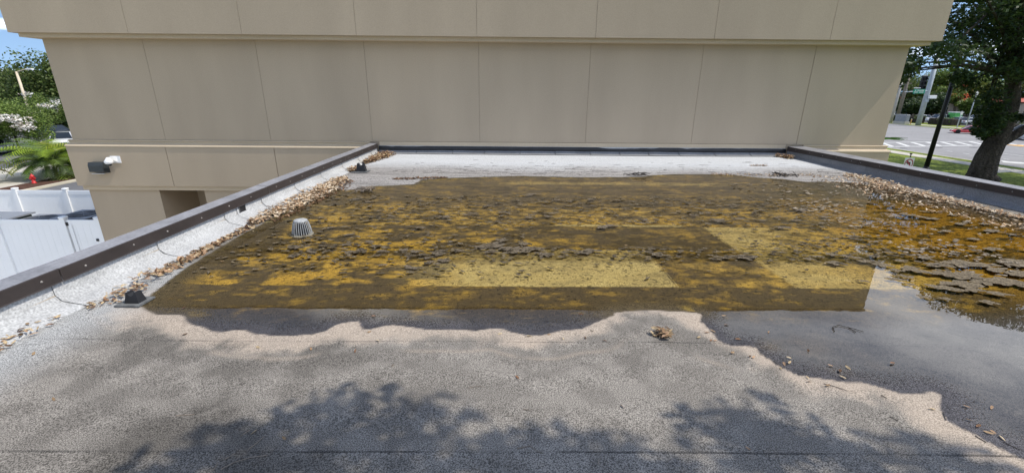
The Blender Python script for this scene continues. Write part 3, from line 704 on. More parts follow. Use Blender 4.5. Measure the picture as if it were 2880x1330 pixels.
# ------------------------------------------------------------------ foliage
def leafcloud(centres, radii, counts, size, cols, seed, flat_=0.6):
    r = np.random.default_rng(seed); V = []; Cc = []
    for c, ra, n in zip(centres, radii, counts):
        d = r.normal(size=(n, 3)); d /= np.linalg.norm(d, axis=1)[:, None]
        rad = r.random(n)**0.45
        p = np.asarray(c)+d*rad[:, None]*np.asarray(ra)
        nrm = r.normal(size=(n, 3)); nrm[:, 2] = np.abs(nrm[:, 2])+flat_; nrm /= np.linalg.norm(nrm, axis=1)[:, None]
        t = np.cross(nrm, r.normal(size=(n, 3))); t /= np.linalg.norm(t, axis=1)[:, None]+1e-9
        b = np.cross(nrm, t)
        s = size*(0.6+0.8*r.random(n))[:, None]
        q = np.stack([p-t*s, p+b*s*0.5, p+t*s, p-b*s*0.5], 1)
        V.append(q.reshape(-1, 3))
        base = np.asarray(cols)[r.integers(0, len(cols), n)]*(0.75+0.5*r.random((n, 1)))*(0.85+0.3*r.random())
        Cc.append(np.repeat(base, 4, 0))
    V = np.concatenate(V); C_ = np.concatenate(Cc); F = np.arange(len(V)).reshape(-1, 4)
    return V, F, C_
def tree(name, label, cat, base, limbs, trunk, centres, radii, counts, size, cols, seed, group=None, flowers=None, bark='bark'):
    root = empty(name, base, label, cat, group)
    m = MB(); m.tube(trunk[0], trunk[1], 10)
    for p, r_ in limbs: m.tube(p, r_, 6)
    m.build('trunk', M[bark], root, base, True)
    V, F, C_ = leafcloud(centres, radii, counts, size, cols, seed)
    np_mesh('crown', V, F, M['foliage'], root, C_, loc=base)
    if flowers:
        fc, fr, fn, fs, fcol = flowers
        V, F, C_ = leafcloud(fc, fr, fn, fs, fcol, seed+5)
        np_mesh('blossom', V, F, M['petal'], root, C_, loc=base)
    return root
OAK = [(0.026, 0.050, 0.014), (0.038, 0.066, 0.020), (0.030, 0.06, 0.026), (0.065, 0.10, 0.028)]
MID = [(0.075, 0.115, 0.025), (0.10, 0.145, 0.035), (0.06, 0.095, 0.025), (0.125, 0.155, 0.045)]
LITE = [(0.16, 0.23, 0.045), (0.12, 0.19, 0.03), (0.20, 0.26, 0.06), (0.08, 0.13, 0.025)]

# large oak on the lawn beside the street
def V3(a): return Vector([float(t) for t in a])
tk = [ony(2750, 530, 31), ony(2760, 490, 31), ony(2777, 440, 31), ony(2800, 398, 31), ony(2826, 350, 31), ony(2846, 290, 31), ony(2850, 210, 31), ony(2856, 90, 31), ony(2856, 0, 31.5)]
tb_ = V3(tk[0]); tb_.z = G
trunk = ([tb_]+[V3(p) for p in tk[1:]], [1.05, 0.80, 0.66, 0.60, 0.50, 0.42, 0.38, 0.30, 0.2])
limbs = [([V3(ony(2795, 412, 31)), V3(ony(2840, 388, 31)), V3(ony(2885, 362, 31)), V3(ony(2960, 318, 31)), V3(ony(3060, 240, 31))], [0.36, 0.32, 0.28, 0.24, 0.15])]
r = np.random.default_rng(5)
cen = []; rad = []; cnt = []
def bottom(x):   # lower edge of the crown as seen from the roof, by bearing
    return np.interp(x, [2440, 2490, 2540, 2575, 2610, 2650, 2690, 2725, 2760, 2800, 2880, 3000], [235, 245, 228, 198, 178, 172, 205, 250, 215, 235, 235, 230])
def oaktop(p):
    az = math.degrees(math.atan2(p[0], p[1])); e = np.interp(az, [36, 42, 45, 48, 50, 52, 54, 60], [13.5, 15.6, 17.2, 19.4, 20.8, 19.6, 19.8, 20])
    return math.hypot(p[0]-3.5, p[1]-3)*math.tan(math.radians(e))
while len(cen) < 205:
    x = r.uniform(2440, 3420); y = r.uniform(-420, 235)
    if y > bottom(x)-24: continue
    Yd = r.uniform(24, 38); p = ony(x, y, Yd)
    if p[2] > oaktop(p)-1.0: continue
    cen.append(p); s = r.uniform(0.9, 1.7); rad.append((s, s, s*0.55)); cnt.append(int(260*s))
for x, y, s in ((2775, 312, .6), (2782, 335, .8), (2788, 358, .8), (2768, 362, .7), (2800, 300, .7), (2762, 342, .5), (2772, 382, .5), (2720, 232, .7), (2790, 270, 1.0), (2700, 215, .6), (2500, 225, 1.0), (2530, 205, .9), (2560, 185, .8), (2870, 330, .5), (2800, 330, .8), (2752, 374, .4), (2790, 350, .7)):
    p = ony(x, y, r.uniform(28.5, 31.5)); cen.append(p); rad.append((s, s, s*0.75)); cnt.append(int(420*s))
for _ in range(85):
    a = r.uniform(0, 2*math.pi); e = r.uniform(0.0, 1.0); R0 = 13*math.sqrt(1-e*e*0.7)
    q = (41+R0*math.cos(a)*r.uniform(.5, 1), 31+R0*math.sin(a)*r.uniform(.6, 1), 5+11.5*e)
    q = (q[0], q[1], min(q[2], oaktop(q)-1.0)); cen.append(q); s = r.uniform(1.1, 1.7); rad.append((s, s, s*.6)); cnt.append(int(220*s))
for i in range(0, len(cen), 4):
    j = rnd.choice([6, 7, 8]); a = trunk[0][j]; b = V3(cen[i]); mid = a.lerp(b, 0.5)+Vector((0, 0, 0.5))
    limbs.append(([a, mid, b], [0.14, 0.08, 0.025]))
tree('oak_tree', 'large dark oak with leaning forked trunk on the lawn by the street', 'tree', tb_, limbs, trunk, cen, rad, cnt, 0.13, OAK, 3)

# oak behind the camera whose shade dapples the near roof
sv = np.array([SUN.x/SUN.z, SUN.y/SUN.z, 1.0])
spots = [(930, 1130), (1010, 1140), (1090, 1120), (800, 1180), (900, 1200), (1010, 1210), (1130, 1190), (600, 1250), (720, 1260), (850, 1280), (980, 1270), (1100, 1265), (420, 1315), (560, 1320), (700, 1325), (1210, 1290), (1230, 1180), (1330, 1320), (1420, 1290), (1480, 1268), (1540, 1255), (1600, 1285), (1560, 1320), (1690, 1315), (1760, 1300),
         (2150, 1125), (1990, 1200), (2080, 1190), (2150, 1230), (2240, 1215), (2330, 1250), (2090, 1280), (2190, 1300), (2300, 1300), (2400, 1290), (2520, 1250), (2620, 1270), (2480, 1320), (2640, 1320), (1870, 1320), (1960, 1300), (2760, 1310)]
cen = []; rad = []; cnt = []
for x, y in spots:
    p = onz(x, y, 0.02); h = r.uniform(3.8, 6.0); cen.append(p+sv*h); s = r.uniform(0.10, 0.22)*(1.0 if x > 250 else 0.8); rad.append((s*1.25, s, s*0.6)); cnt.append(int(60*(s/.2)**2) if x > 250 else 7)
for _ in range(70):
    p = np.array([r.uniform(-4, 7), r.uniform(-3.5, 0.75), 0.0]); h = r.uniform(4.5, 9); s = r.uniform(.3, .6); cen.append(p+sv*h); rad.append((s, s, s*.6)); cnt.append(110)
base = Vector((9.8, -2.5, G)); trunk = ([base, (9.9, -2.4, -2), (9.6, -2.0, 0.5), (8.8, -1.6, 3.0), (8.0, -1.2, 5.5)], [0.45, 0.36, 0.32, 0.26, 0.14])
limbs = []
for i in range(0, len(cen), 3):
    a = Vector((8.8, -1.6, 3.0)).lerp(Vector((8.0, -1.2, 5.5)), rnd.random()); b = V3(cen[i]); limbs.append(([a, a.lerp(b, 0.5)+Vector((0, 0, 0.5)), b], [0.05, 0.03, 0.008]))
tree('oak_tree', 'oak tree overhanging the near end of the roof, dappling it with shade', 'tree', base, limbs, trunk, cen, rad, cnt, 0.055, OAK, 8)

def blob_tree(name, label, cat, x, y, Yd, w, h, n, size, cols, seed, trunk_r=0.25, group=None, flowers=None, k=22, base_z=G):
    """round tree: (x,y) photo bearing of the crown centre, Yd distance, w/h crown size in metres"""
    c = ony(x, y, Yd); rr = np.random.default_rng(seed)
    cen = []; rad = []; cnt = []
    for i in range(k):
        d = rr.normal(size=3); d /= np.linalg.norm(d); q = c+d*np.array([w, w*0.8, h])*0.5*rr.uniform(0.45, 0.95)
        s = rr.uniform(0.16, 0.26)*w; cen.append(q); rad.append((s, s, min(s, h*.3)*0.8)); cnt.append(int(n/k))
    base = Vector((c[0], c[1], base_z))
    top = Vector((c[0], c[1], c[2]+h*0.2))
    limbs = [([base.lerp(top, 0.6), V3(q)], [trunk_r*0.4, trunk_r*0.08]) for q in cen[::3]]
    fl = None
    if flowers:
        fc, fcol, fs = flowers
        fl = ([cen[i]+np.array([0.12*w, -0.26*w, 0.16*h]) for i in range(0, k, 2)], [(w*.13, w*.13, h*.1)]*len(cen[::2]), [fc]*len(cen[::2]), fs, fcol)
    return tree(name, label, cat, base, limbs, ([base, base.lerp(top, 0.5), top], [trunk_r, trunk_r*0.8, trunk_r*0.3]), cen, rad, cnt, size, cols, seed, group, fl)
# trees beyond the fence side
gl_ = 'trees behind the fenced yard'
blob_tree('broadleaf_tree', 'tall dark tree with twiggy top rising behind the lamp post', 'tree', 150, 262, 66, 13, 10.5, 16200, 0.22, MID, 21, 0.35, gl_, k=40)
blob_tree('broadleaf_tree', 'spreading olive green tree beside the dark tall tree', 'tree', 20, 258, 72, 12, 8.0, 14400, 0.24, MID, 22, 0.3, gl_, k=36)
blob_tree('broadleaf_tree', 'pale green tree partly hidden behind the olive tree', 'tree', -90, 270, 78, 14, 8.5, 10800, 0.25, LITE, 23, 0.3, gl_, k=30)
blob_tree('broadleaf_tree', 'dark low tree in the shade below the tall dark tree', 'tree', 165, 330, 60, 9, 5.0, 9000, 0.2, OAK, 24, 0.3, gl_)
blob_tree('broadleaf_tree', 'green tree closing the gap beside the building corner', 'tree', 260, 250, 80, 14, 10, 5000, 0.25, MID, 27, 0.3, gl_)
white = (110, [(0.75, 0.72, 0.66), (0.8, 0.78, 0.74), (0.7, 0.62, 0.55)], 0.13)
gm = 'white flowering myrtles'
blob_tree('crape_myrtle', 'bright green crape myrtle with white blossom clusters by the car park', 'tree', 30, 350, 41, 6.5, 4.0, 20000, 0.085, LITE, 31, 0.08, gm, white, k=26)
blob_tree('crape_myrtle', 'crape myrtle with few white blossoms beside the dark parked car', 'tree', 120, 312, 48, 4.5, 3.0, 11000, 0.085, LITE, 32, 0.08, gm, (40,)+white[1:], k=18)
# trees beyond the street
gr = 'trees beyond the street'
for i, (x, y, Yd, w, h, c, lab) in enumerate([(2500, 265, 128, 14, 10, MID, 'mid green tree behind the concrete utility pole'), (2580, 262, 132, 15, 13, MID, 'broad green tree behind the hanging traffic signal'), (2640, 250, 126, 13, 11, LITE, 'bright green tree behind the grey signal pole'),
        (2700, 248, 124, 14, 10.5, LITE, 'bright green tree behind the black lamp post'), (2770, 258, 120, 14, 10, LITE, 'light green tree to the trunk side of the orange flowering tree'), (2850, 265, 118, 15, 10, MID, 'green tree seen past the oak trunk'), (2940, 265, 112, 15, 10, MID, 'green tree beyond the oak'),
        (2620, 292, 112, 8, 4.5, OAK, 'dark low tree beside the grey signal pole'), (2735, 296, 108, 6, 4, LITE, 'small young tree in the far car park'), (2560, 300, 112, 7, 4.0, OAK, 'dark shrubby tree behind the street sign')]):
    blob_tree('street_tree', lab, 'tree', x, y, Yd, w, h, 7500, 0.28, c, 50+i, 0.25, gr)
red = [(0.62, 0.12, 0.06), (0.7, 0.2, 0.1)]
blob_tree('poinciana_tree', 'tree with red orange blossom beside the black lamp post', 'tree', 2660, 268, 116, 6, 5, 2000, 0.25, LITE, 70, 0.2, gr, (22, red, 0.22), k=12)
blob_tree('poinciana_tree', 'tree with red orange blossom above the pale shop roof', 'tree', 2715, 280, 114, 5, 4, 1800, 0.25, LITE, 71, 0.2, gr, (22, red, 0.22), k=12)
# hedges and low shrubs across the street
def hedge(name, label, x0, x1, y0, y1, z1, cols, seed, n=2200, size=0.12, cat='hedge', group=None):
    rr = np.random.default_rng(seed); base = Vector(((x0+x1)/2, (y0+y1)/2, G)); root = empty(name, base, label, cat, group)
    MB().box(x0+.2, x1-.2, y0+.2, y1-.2, G, z1-0.25, 0, 0.1).build('branches', M['bark'], root, base)
    k = max(3, int((abs(x1-x0)+abs(y1-y0))/0.8)); cen = [(rr.uniform(x0+.2, x1-.2), rr.uniform(y0+.2, y1-.2), rr.uniform(G+.4, z1-.3)) for _ in range(k*2)]
    V, F, C_ = leafcloud(cen, [(.5, .5, .4)]*len(cen), [n//len(cen)]*len(cen), size, cols, seed)
    np_mesh('leaves', V, F, M['foliage'], root, C_, loc=base)
gh = 'clipped hedges across the street'
hedge('hedge', 'clipped hedge behind the grey utility cabinet', 88.5, 90.5, 97, 104, G+1.6, MID, 81, group=gh)
hedge('hedge', 'clipped hedge beside the bright green box', 88.5, 91, 89.5, 95, G+1.5, MID, 82, group=gh)
hedge('hedge', 'clipped hedge behind the white sign post', 88.5, 91, 76, 85.5, G+1.3, MID, 83, group=gh)
hedge('hedge', 'dark hedge seen below the oak limb', 84, 86, 55, 72, G+1.1, OAK, 84, group=gh)

# palms by the hydrant
def palm(label, loc, nf, ln, seed, cols):
    rr = np.random.default_rng(seed); root = empty('areca_palm', loc, label, 'palm', 'palms in the planting bed'); m = MB()
    for s in range(5):
        a = rr.uniform(0, 6.28); m.tube([(loc[0]+.15*math.cos(a), loc[1]+.15*math.sin(a), loc[2]), (loc[0]+.3*math.cos(a), loc[1]+.3*math.sin(a), loc[2]+0.9)], [0.05, 0.03], 6)
    m.build('stem', M['twig'], root, loc)
    for k in range(nf):
        a = k*2.4+rr.uniform(-.3, .3); el = rr.uniform(0.4, 1.4); L_ = ln*rr.uniform(.75, 1.1); V = []; C_ = []
        c0 = np.array(loc)+np.array([.2*math.cos(a), .2*math.sin(a), 0.8]); dirh = np.array([math.cos(a), math.sin(a), 0])
        side = np.array([-math.sin(a), math.cos(a), 0]); col = np.asarray(cols[rr.integers(0, len(cols))])
        ns = 22; pos = []; p = c0.copy(); e = el
        for i in range(ns+1):
            pos.append(p.copy()); p = p+(dirh*math.cos(e)+np.array([0, 0, math.sin(e)]))*L_/ns; e -= 1.7/ns
        for i in range(3, ns):
            for sg in (-1, 1):
                w = 0.60*math.sin(math.pi*(i-2)/(ns-1.5))**0.6+0.05
                t = pos[i+1]-pos[i]; t /= np.linalg.norm(t); d = side*sg*0.85+t*0.6-np.array([0, 0, 0.25]); d /= np.linalg.norm(d)
                b0 = pos[i]-t*0.04; b1 = pos[i]+t*0.04; tip = pos[i]+d*w
                V += [b0, b1, tip+t*.006, tip-t*.006]; C_ += [col*rr.uniform(.8, 1.25)]*4
        V = np.array(V); np_mesh('frond', V, np.arange(len(V)).reshape(-1, 4), M['foliage'], root, np.array(C_), loc=loc)
PAL = [(0.17, 0.27, 0.02), (0.26, 0.36, 0.03), (0.13, 0.22, 0.02), (0.32, 0.34, 0.04), (0.08, 0.13, 0.02)]
palm('large bright yellow green palm clump behind the red hydrant', (-31.6, 30.6, G), 70, 3.4, 1, PAL)
palm('bright green palm clump against the building corner', (-29.9, 32.3, G), 64, 3.3, 2, PAL)
palm('palm clump with browning fronds beside the grey car', (-33.3, 27.0, G), 16, 1.9, 3, [(0.2, 0.15, 0.05), (0.12, 0.14, 0.03), (0.22, 0.17, 0.06)])
palm('short dark palm clump between the two bright palms', (-30.7, 29.3, G), 30, 1.9, 4, [(0.05, 0.08, 0.02), (0.10, 0.15, 0.02)])
sp = empty('palm_sprig', (17.9, 21.6, G), 'single low palm sprig poking out past the building edge', 'palm')
pc = ony(2505, 390, 24); sp.location = (pc[0], pc[1], G)
V = []; C_ = []
for k in range(26):
    a = rnd.uniform(-0.5, 0.5)+(math.pi if k % 5 == 0 else 0); b = pc+np.array([rnd.uniform(-.4, .1), 0, rnd.uniform(-.04, .04)]); t = b+np.array([0.75*math.cos(a), rnd.uniform(-.3, .3), 0.12*math.sin(a)])
    V += [b, b+[0, 0, .035], t, t-[0, 0, .01]]; C_ += [np.array((0.10, 0.22, 0.03))*rnd.uniform(.7, 1.3)]*4
V = np.array(V); np_mesh('frond', V, np.arange(len(V)).reshape(-1, 4), M['foliage'], sp, np.array(C_), loc=tuple(sp.location))
MB().tube([(pc[0]-.6, pc[1]+.1, G), (pc[0]-.5, pc[1], pc[2])], [0.04, 0.02], 6).build('stem', M['twig'], sp, sp.location)

# ------------------------------------------------------------------ vehicles
def car(label, loc, rz, paint, style='sedan', ln=4.6, wd_=1.82, ht=1.45, group='parked cars'):
    root = empty('parked_car' if style != 'sport' else 'sports_car', loc, label, 'car', group if style != 'sport' else None, None, rz)
    if style == 'sedan': bp_ = [(-.5, .45, .62), (-.47, .62, .80), (-.36, .70, .90), (-.2, .74, .93), (.05, .74, .94), (.22, .72, .92), (.40, .64, .86), (.47, .55, .76), (.5, .42, .6)]; cp = [(-.36, .0), (-.24, .9), (-.02, 1.0), (.10, .95), (.26, 0)]
    elif style == 'sport': bp_ = [(-.5, .5, .70), (-.47, .68, .86), (-.35, .74, .95), (-.2, .70, .97), (.05, .66, .95), (.2, .64, .95), (.36, .58, .93), (.46, .46, .82), (.5, .32, .62)]; cp = [(-.40, .0), (-.22, .85), (-.06, 1.0), (.03, .95), (.20, 0)]
    else: bp_ = [(-.5, .5, .66), (-.48, .68, .84), (-.4, .72, .92), (-.2, .72, .93), (.05, .72, .94), (.22, .70, .92), (.40, .64, .87), (.47, .55, .76), (.5, .40, .6)]; cp = [(-.48, .0), (-.42, .92), (-.1, 1.0), (.10, .95), (.27, 0)]
    belt = ht*.62
    m = MB(); v = []; f = []
    for t, zt, w in bp_:
        x = t*ln; W = wd_/2*(0.78+0.22*min(1, w/.92)); z1 = zt/.74*belt
        z0 = 0.2 if abs(t) < .46 else .28
        v += [(x, -W, z0), (x, -W*1.0, z0+(z1-z0)*.55), (x, -W*.93, z1*.97), (x, -W*.5, z1*1.01), (x, W*.5, z1*1.01), (x, W*.93, z1*.97), (x, W, z0+(z1-z0)*.55), (x, W, z0)]
    for i in range(len(bp_)-1):
        for j in range(8): f.append((i*8+j, i*8+(j+1) % 8, (i+1)*8+(j+1) % 8, (i+1)*8+j))
    f += [tuple(range(8)), tuple((len(bp_)-1)*8+j for j in range(7, -1, -1))]
    body = m.add(v, f).build('body', paint, root, (0, 0, 0), True)
    m = MB(); v = []; f = []
    for t, h in cp:
        x = t*ln; z1 = belt*.95+(ht-belt*.95)*h; W = wd_/2*(.93-.22*h)
        v += [(x, -wd_/2*.93, belt*.93), (x, -W, z1), (x, W, z1), (x, wd_/2*.93, belt*.93)]
    for i in range(len(cp)-1):
        for j in range(3): f.append((i*4+j, i*4+j+1, i*4+5+j, i*4+4+j))
    m.add(v, f).build('windows', M['glass'], root)
    m = MB(); v = []; f = []
    for t, h in cp[1:4]:
        x = t*ln; z1 = belt*.95+(ht-belt*.95)*h+.012; W = wd_/2*(.93-.22*h)+.01
        v += [(x, -W, z1-.05), (x, -W*.93, z1), (x, W*.93, z1), (x, W, z1-.05)]
    for i in range(2):
        for j in range(3): f.append((i*4+j, i*4+j+1, i*4+5+j, i*4+4+j))
    m.add(v, f).build('roof', paint, root, (0, 0, 0), True)
    m = MB()
    for sg in (-1, 1):
        for t0, h0, t1, h1 in ((cp[0][0], 0, cp[1][0], cp[1][1]), (cp[-2][0], cp[-2][1], cp[-1][0], 0), ((cp[1][0]+cp[3][0])/2, .97, (cp[1][0]+cp[3][0])/2+.01, 0)):
            z_ = lambda h: belt*.95+(ht-belt*.95)*h+.005
            w_ = lambda h: sg*(wd_/2*(.93-.22*h)+.006)
            m.tube([(t0*ln, w_(h0), z_(h0)), (t1*ln, w_(h1), z_(h1))], .035, 5)
    m.build('pillars', paint, root)
    for tx in (-.30, .31):
        for sg in (-1, 1):
            w = MB().lathe((0, 0, 0), [(.20, -.1), (.31, -.1), (.335, -.07), (.335, .07), (.31, .1), (.20, .1)], 18, 0, 'y').build('tyre', M['tyre'], root, (0, 0, 0), True)
            w.location = (tx*ln, sg*(wd_/2-.09), .335)
            q = MB(); q.lathe((0, 0, 0), [(.20, -.06), (.20, .06), (.05, .09)], 12, 0, 'y'); q.build('rim', M['rim'], w)
    for sg in (-1, 1):
        MB().box(.455*ln, .487*ln, sg*wd_*.36-.16, sg*wd_*.36+.16, belt*.66, belt*.80, 0, .02).build('headlight', M['lamp'], root)
        MB().box(-.5*ln, -.478*ln, sg*wd_*.36-.15, sg*wd_*.36+.15, belt*.72, belt*.9, 0, .02).build('tail_light', M['signred'], root)
    return root
P_white = carpaint('white_car_paint', (0.70, 0.71, 0.72)); P_red = carpaint('red_car_paint', (0.55, 0.025, 0.03)); P_black = carpaint('black_car_paint', (0.02, 0.024, 0.03))
P_silver = carpaint('silver_car_paint', (0.38, 0.40, 0.42)); P_maroon = carpaint('maroon_car_paint', (0.14, 0.012, 0.018)); P_blue = carpaint('blue_car_paint', (0.07, 0.13, 0.25))
zs = G-0.06
a = onz(2672, 374, zs)
car('low red sports car crossing the street by the oak', (a[0]+1.6, a[1]-1.4, zs), math.pi*0.80, P_red, 'sport', 4.5, 1.9, 1.25)
gp = 'cars parked across the street'
pk = [('white saloon parked behind the grey signal pole', 2598, 335, P_white, 'sedan'), ('white hatchback parked beside the bright green box', 2640, 337, P_white, 'suv'), ('black car parked behind the street sign', 2560, 322, P_black, 'suv'), ('blue car parked behind the bright green box', 2672, 325, P_blue, 'suv'), ('silver car parked behind the white sign post', 2705, 333, P_silver, 'sedan'), ('white van parked near the oak foliage', 2752, 325, P_white, 'suv'), ('silver car parked next to the white van', 2732, 335, P_silver, 'sedan'), ('maroon car parked behind the white saloon', 2618, 325, P_maroon, 'sedan'), ('silver car parked behind the clipped hedge', 2540, 322, P_silver, 'sedan'), ('white car parked beside the concrete utility pole', 2520, 318, P_white, 'suv')]
for lab, x, y, p_, st in pk:
    d = ray(x, y); Xd = {0: 96, 1: 104}[int(y < 330)]; q = CAM+d*(Xd/d[0])
    car(lab, (q[0], q[1], G+0.02), math.pi*(0.02 if st == 'sedan' else 1.0), p_, st, 4.6, 1.85, 1.45 if st == 'sedan' else 1.75, gp)
q = ony(2878, 352, 62); car('white van glimpsed beyond the oak limb', (q[0]+1, 62, zs), 1.5, P_white, 'suv', 5.2, 2.0, 2.1, gp)
gpl = 'cars parked behind the palms'
car('silver car with white bonnet beside the palms', (-47.4, 41.0, G+.02), -0.9, P_silver, 'sedan', group=gpl)
car('white car parked behind the crape myrtle', (-46.5, 46.5, G+.02), -0.9, P_white, 'sedan', group=gpl)
car('dark blue black car under the trees by the building corner', (-56.0, 55.2, G+.02), -0.15, P_black, 'sedan', group=gpl)
car('maroon car beside the dark car by the building corner', (-54.0, 58.5, G+.02), -0.15, P_maroon, 'suv', group=gpl)

# ------------------------------------------------------------------ street furniture
# black lamp post on the lawn
b = V3(ony(2606, 468, 35.5)); b.z = G
lp = empty('lamp_post', b, 'slim black lamp post on the lawn beside the oak', 'lamp post')
MB().lathe(b, [(.26, 0), (.26, .1), (.16, .22), (.16, .4)], 16).build('base', M['blackmetal'], lp, b)
MB().tube([b+Vector((0, 0, .3)), b+Vector((0, 0, 9.2))], [0.17, 0.13], 12).build('pole', M['blackmetal'], lp, b, True)
arm = MB().tube([b+Vector((0, 0, 9.0)), b+Vector((0, .7, 9.25))], .05, 8).build('arm', M['blackmetal'], lp, b)
MB().box(b.x-.2, b.x+.2, b.y+.6, b.y+1.3, b.z+9.2, b.z+9.35, 0, .03).build('lantern', M['blackmetal'], lp, b)
# no-left-turn sign
st_ = V3(ony(2560, 444, 27)); sb = Vector((st_.x, 27.0, G))
sg_ = empty('road_sign', sb, 'small white no left turn sign on a dark post on the lawn', 'sign')
zt = st_.z
MB().tube([sb+Vector((.02, .03, 0)), Vector((sb.x+.02, sb.y+.03, zt+.26))], .028, 8).build('post', M['blackmetal'], sg_, sb)
MB().box(sb.x-.05, sb.x+.07, sb.y-.0, sb.y+.06, zt+.20, zt+.27).build('post_cap', M['blackmetal'], sg_, sb)
pl = MB().box(sb.x-.30, sb.x+.30, sb.y-.012, sb.y, zt-.74, zt).build('plate', M['signwhite'], sg_, sb)
m = MB(); v = []; f = []
for k in range(32):
    t = 2*math.pi*k/32
    for rr_ in (.27, .215): v.append((sb.x+rr_*math.cos(t), sb.y-.017, zt-.37+rr_*1.12*math.sin(t)))
for k in range(32): f.append((2*k, 2*k+1, (2*k+3) % 64, (2*k+2) % 64))
m.add(v, f).build('prohibition_ring', M['signred'], pl, sb)
MB().add([(sb.x-.19, sb.y-.019, zt-.20), (sb.x-.14, sb.y-.019, zt-.15), (sb.x+.20, sb.y-.019, zt-.53), (sb.x+.15, sb.y-.019, zt-.58)], [(0, 1, 2, 3)]).build('prohibition_bar', M['signred'], pl, sb)
MB().add([(sb.x+dx, sb.y-.0155, zt+dz) for dx, dz in ((.03, -.58), (.10, -.58), (.10, -.26), (-.04, -.26), (-.04, -.18), (-.19, -.30), (-.04, -.42), (-.04, -.34), (.03, -.34))], [tuple(range(9))]).build('arrow', M['signblack'], pl, sb)
# utility and signal poles across the street
def pole(name, label, base, h, r0, r1, mat, cat='pole', group='poles across the street'):
    root = empty(name, base, label, cat, group); MB().tube([base, base+Vector((0, 0, h))], [r0, r1], 12).build('shaft', M[mat], root, base, True); return root
p1 = Vector((82.7, 97, G)); r1_ = pole('utility_pole', 'slim concrete utility pole close to the building edge', p1, 10.5, .28, .2, 'poleconc')
MB().box(p1.x-.9, p1.x+.9, p1.y-.06, p1.y+.06, G+8.2, G+8.35).build('crossarm', M['polewood'], r1_, p1)
p2 = Vector((90.8, 105, G)); r2_ = pole('utility_pole', 'wooden utility pole beside the slim concrete pole', p2, 13, .38, .28, 'polewood')
MB().box(p2.x-1.1, p2.x+1.1, p2.y-.08, p2.y+.08, G+8.2, G+8.38).build('crossarm', M['polewood'], r2_, p2)
p3 = Vector((82.4, 90, G)); r3_ = pole('signal_pole', 'thick grey signal pole with small solar panel', p3, 13, .46, .36, 'greymetal')
MB().box(p3.x-.1, p3.x+1.3, p3.y-.9, p3.y-.5, G+5.15, G+5.75, 0, .03).build('solar_panel', M['whitepl'], r3_, p3)
MB().box(p3.x-.55, p3.x+.1, p3.y-.75, p3.y-.45, G+4.5, G+5.1, 0, .04).build('control_box', M['greymetal'], r3_, p3)
MB().tube([p3+Vector((0, 0, 6.6)), p3+Vector((-8.2, -4.2, 6.3))], [.12, .07], 8).build('mast_arm', M['greymetal'], r3_, p3)
sgp = ony(2597, 232, 86); so3 = Vector((float(sgp[0]), 86.0, float(sgp[2])))
sgl = empty('traffic_signal', so3, 'black traffic signal hanging from the mast arm', 'traffic signal')
hz = MB().box(so3.x-.55, so3.x+.55, so3.y-.15, so3.y+.15, so3.z-1.4, so3.z+1.2, 0, .06).build('housing', M['blackmetal'], sgl, so3)
for k in range(3):
    MB().lathe((so3.x, so3.y-.15, so3.z-.95+k*.8), [(.3, 0), (.32, -.3), (.29, -.3), (.27, -.02)], 14, 0, 'y').build('visor', M['blackmetal'], hz, so3)
MB().tube([so3+Vector((0, 0, 1.2)), so3+Vector((0.1, 0, 2.6))], .05, 6).build('hanger', M['greymetal'], sgl, so3)
ss = ony(2585, 257, 85); s0 = Vector((float(ss[0]), 85.0, float(ss[2])))
sn = empty('street_name_sign', s0, 'green street name sign with white lettering on the mast arm', 'sign')
sbd = MB().box(s0.x-1.1, s0.x+1.1, s0.y-.03, s0.y, s0.z-.42, s0.z+.36, 0, 0).build('panel', M['signgreen'], sn, s0)
m = MB(); x = s0.x-.88
m.add([(x, s0.y-.036, s0.z+.13), (x+.2, s0.y-.036, s0.z+.25), (x+.2, s0.y-.036, s0.z+.01)], [(0, 1, 2)])
m.box(x+.2, x+.34, s0.y-.036, s0.y-.031, s0.z+.10, s0.z+.16)
for k in range(8): m.box(s0.x-.35+k*.155, s0.x-.25+k*.155, s0.y-.036, s0.y-.031, s0.z+.03, s0.z+(.25 if k in (0, 5, 7) else .19))
for k in range(9):
    if k != 4: m.box(s0.x-.92+k*.2, s0.x-.79+k*.2, s0.y-.036, s0.y-.031, s0.z-.26, s0.z-.11)
m.build('lettering', M['signwhite'], sbd, s0)
MB().tube([s0+Vector((-.6, 0, .36)), s0+Vector((-.6, .2, .75))], .03, 6).build('bracket', M['greymetal'], sn, s0)
MB().box(s0.x-1.1, s0.x+.1, s0.y-.05, s0.y+.05, s0.z+.5, s0.z+.62).build('luminaire', M['whitepl'], sn, s0)
# cabinet, green box, posts
cb = Vector((82.6, 94.3, G)); o = empty('utility_cabinet', cb, 'grey metal utility cabinet on a concrete plinth beyond the street', 'cabinet')
MB().box(cb.x-.5, cb.x+.5, cb.y-1.5, cb.y+1.5, G, G+.5).build('plinth', M['concrete'], o, cb); MB().box(cb.x-.4, cb.x+.4, cb.y-1.35, cb.y+1.35, G+.5, G+1.9, 0, .05).build('housing', M['acgrey'], o, cb)
MB().box(cb.x-.42, cb.x-.4, cb.y-.1, cb.y-.06, G+1.0, G+1.3).build('handle', M['rim'], o, cb)
q = onz(2655, 345, G); gb = Vector((float(q[0])+1, float(q[1])-1, G)); o = empty('electrical_box', gb, 'bright green box beside the clipped hedge across the street', 'utility box')
MB().box(gb.x-.9, gb.x+.9, gb.y-.8, gb.y+.8, G, G+2.2, 0, .08).build('housing', M['binggreen'], o, gb); MB().box(gb.x-.95, gb.x+.95, gb.y-.85, gb.y+.85, G+2.2, G+2.32).build('lid', M['whitepl'], o, gb)
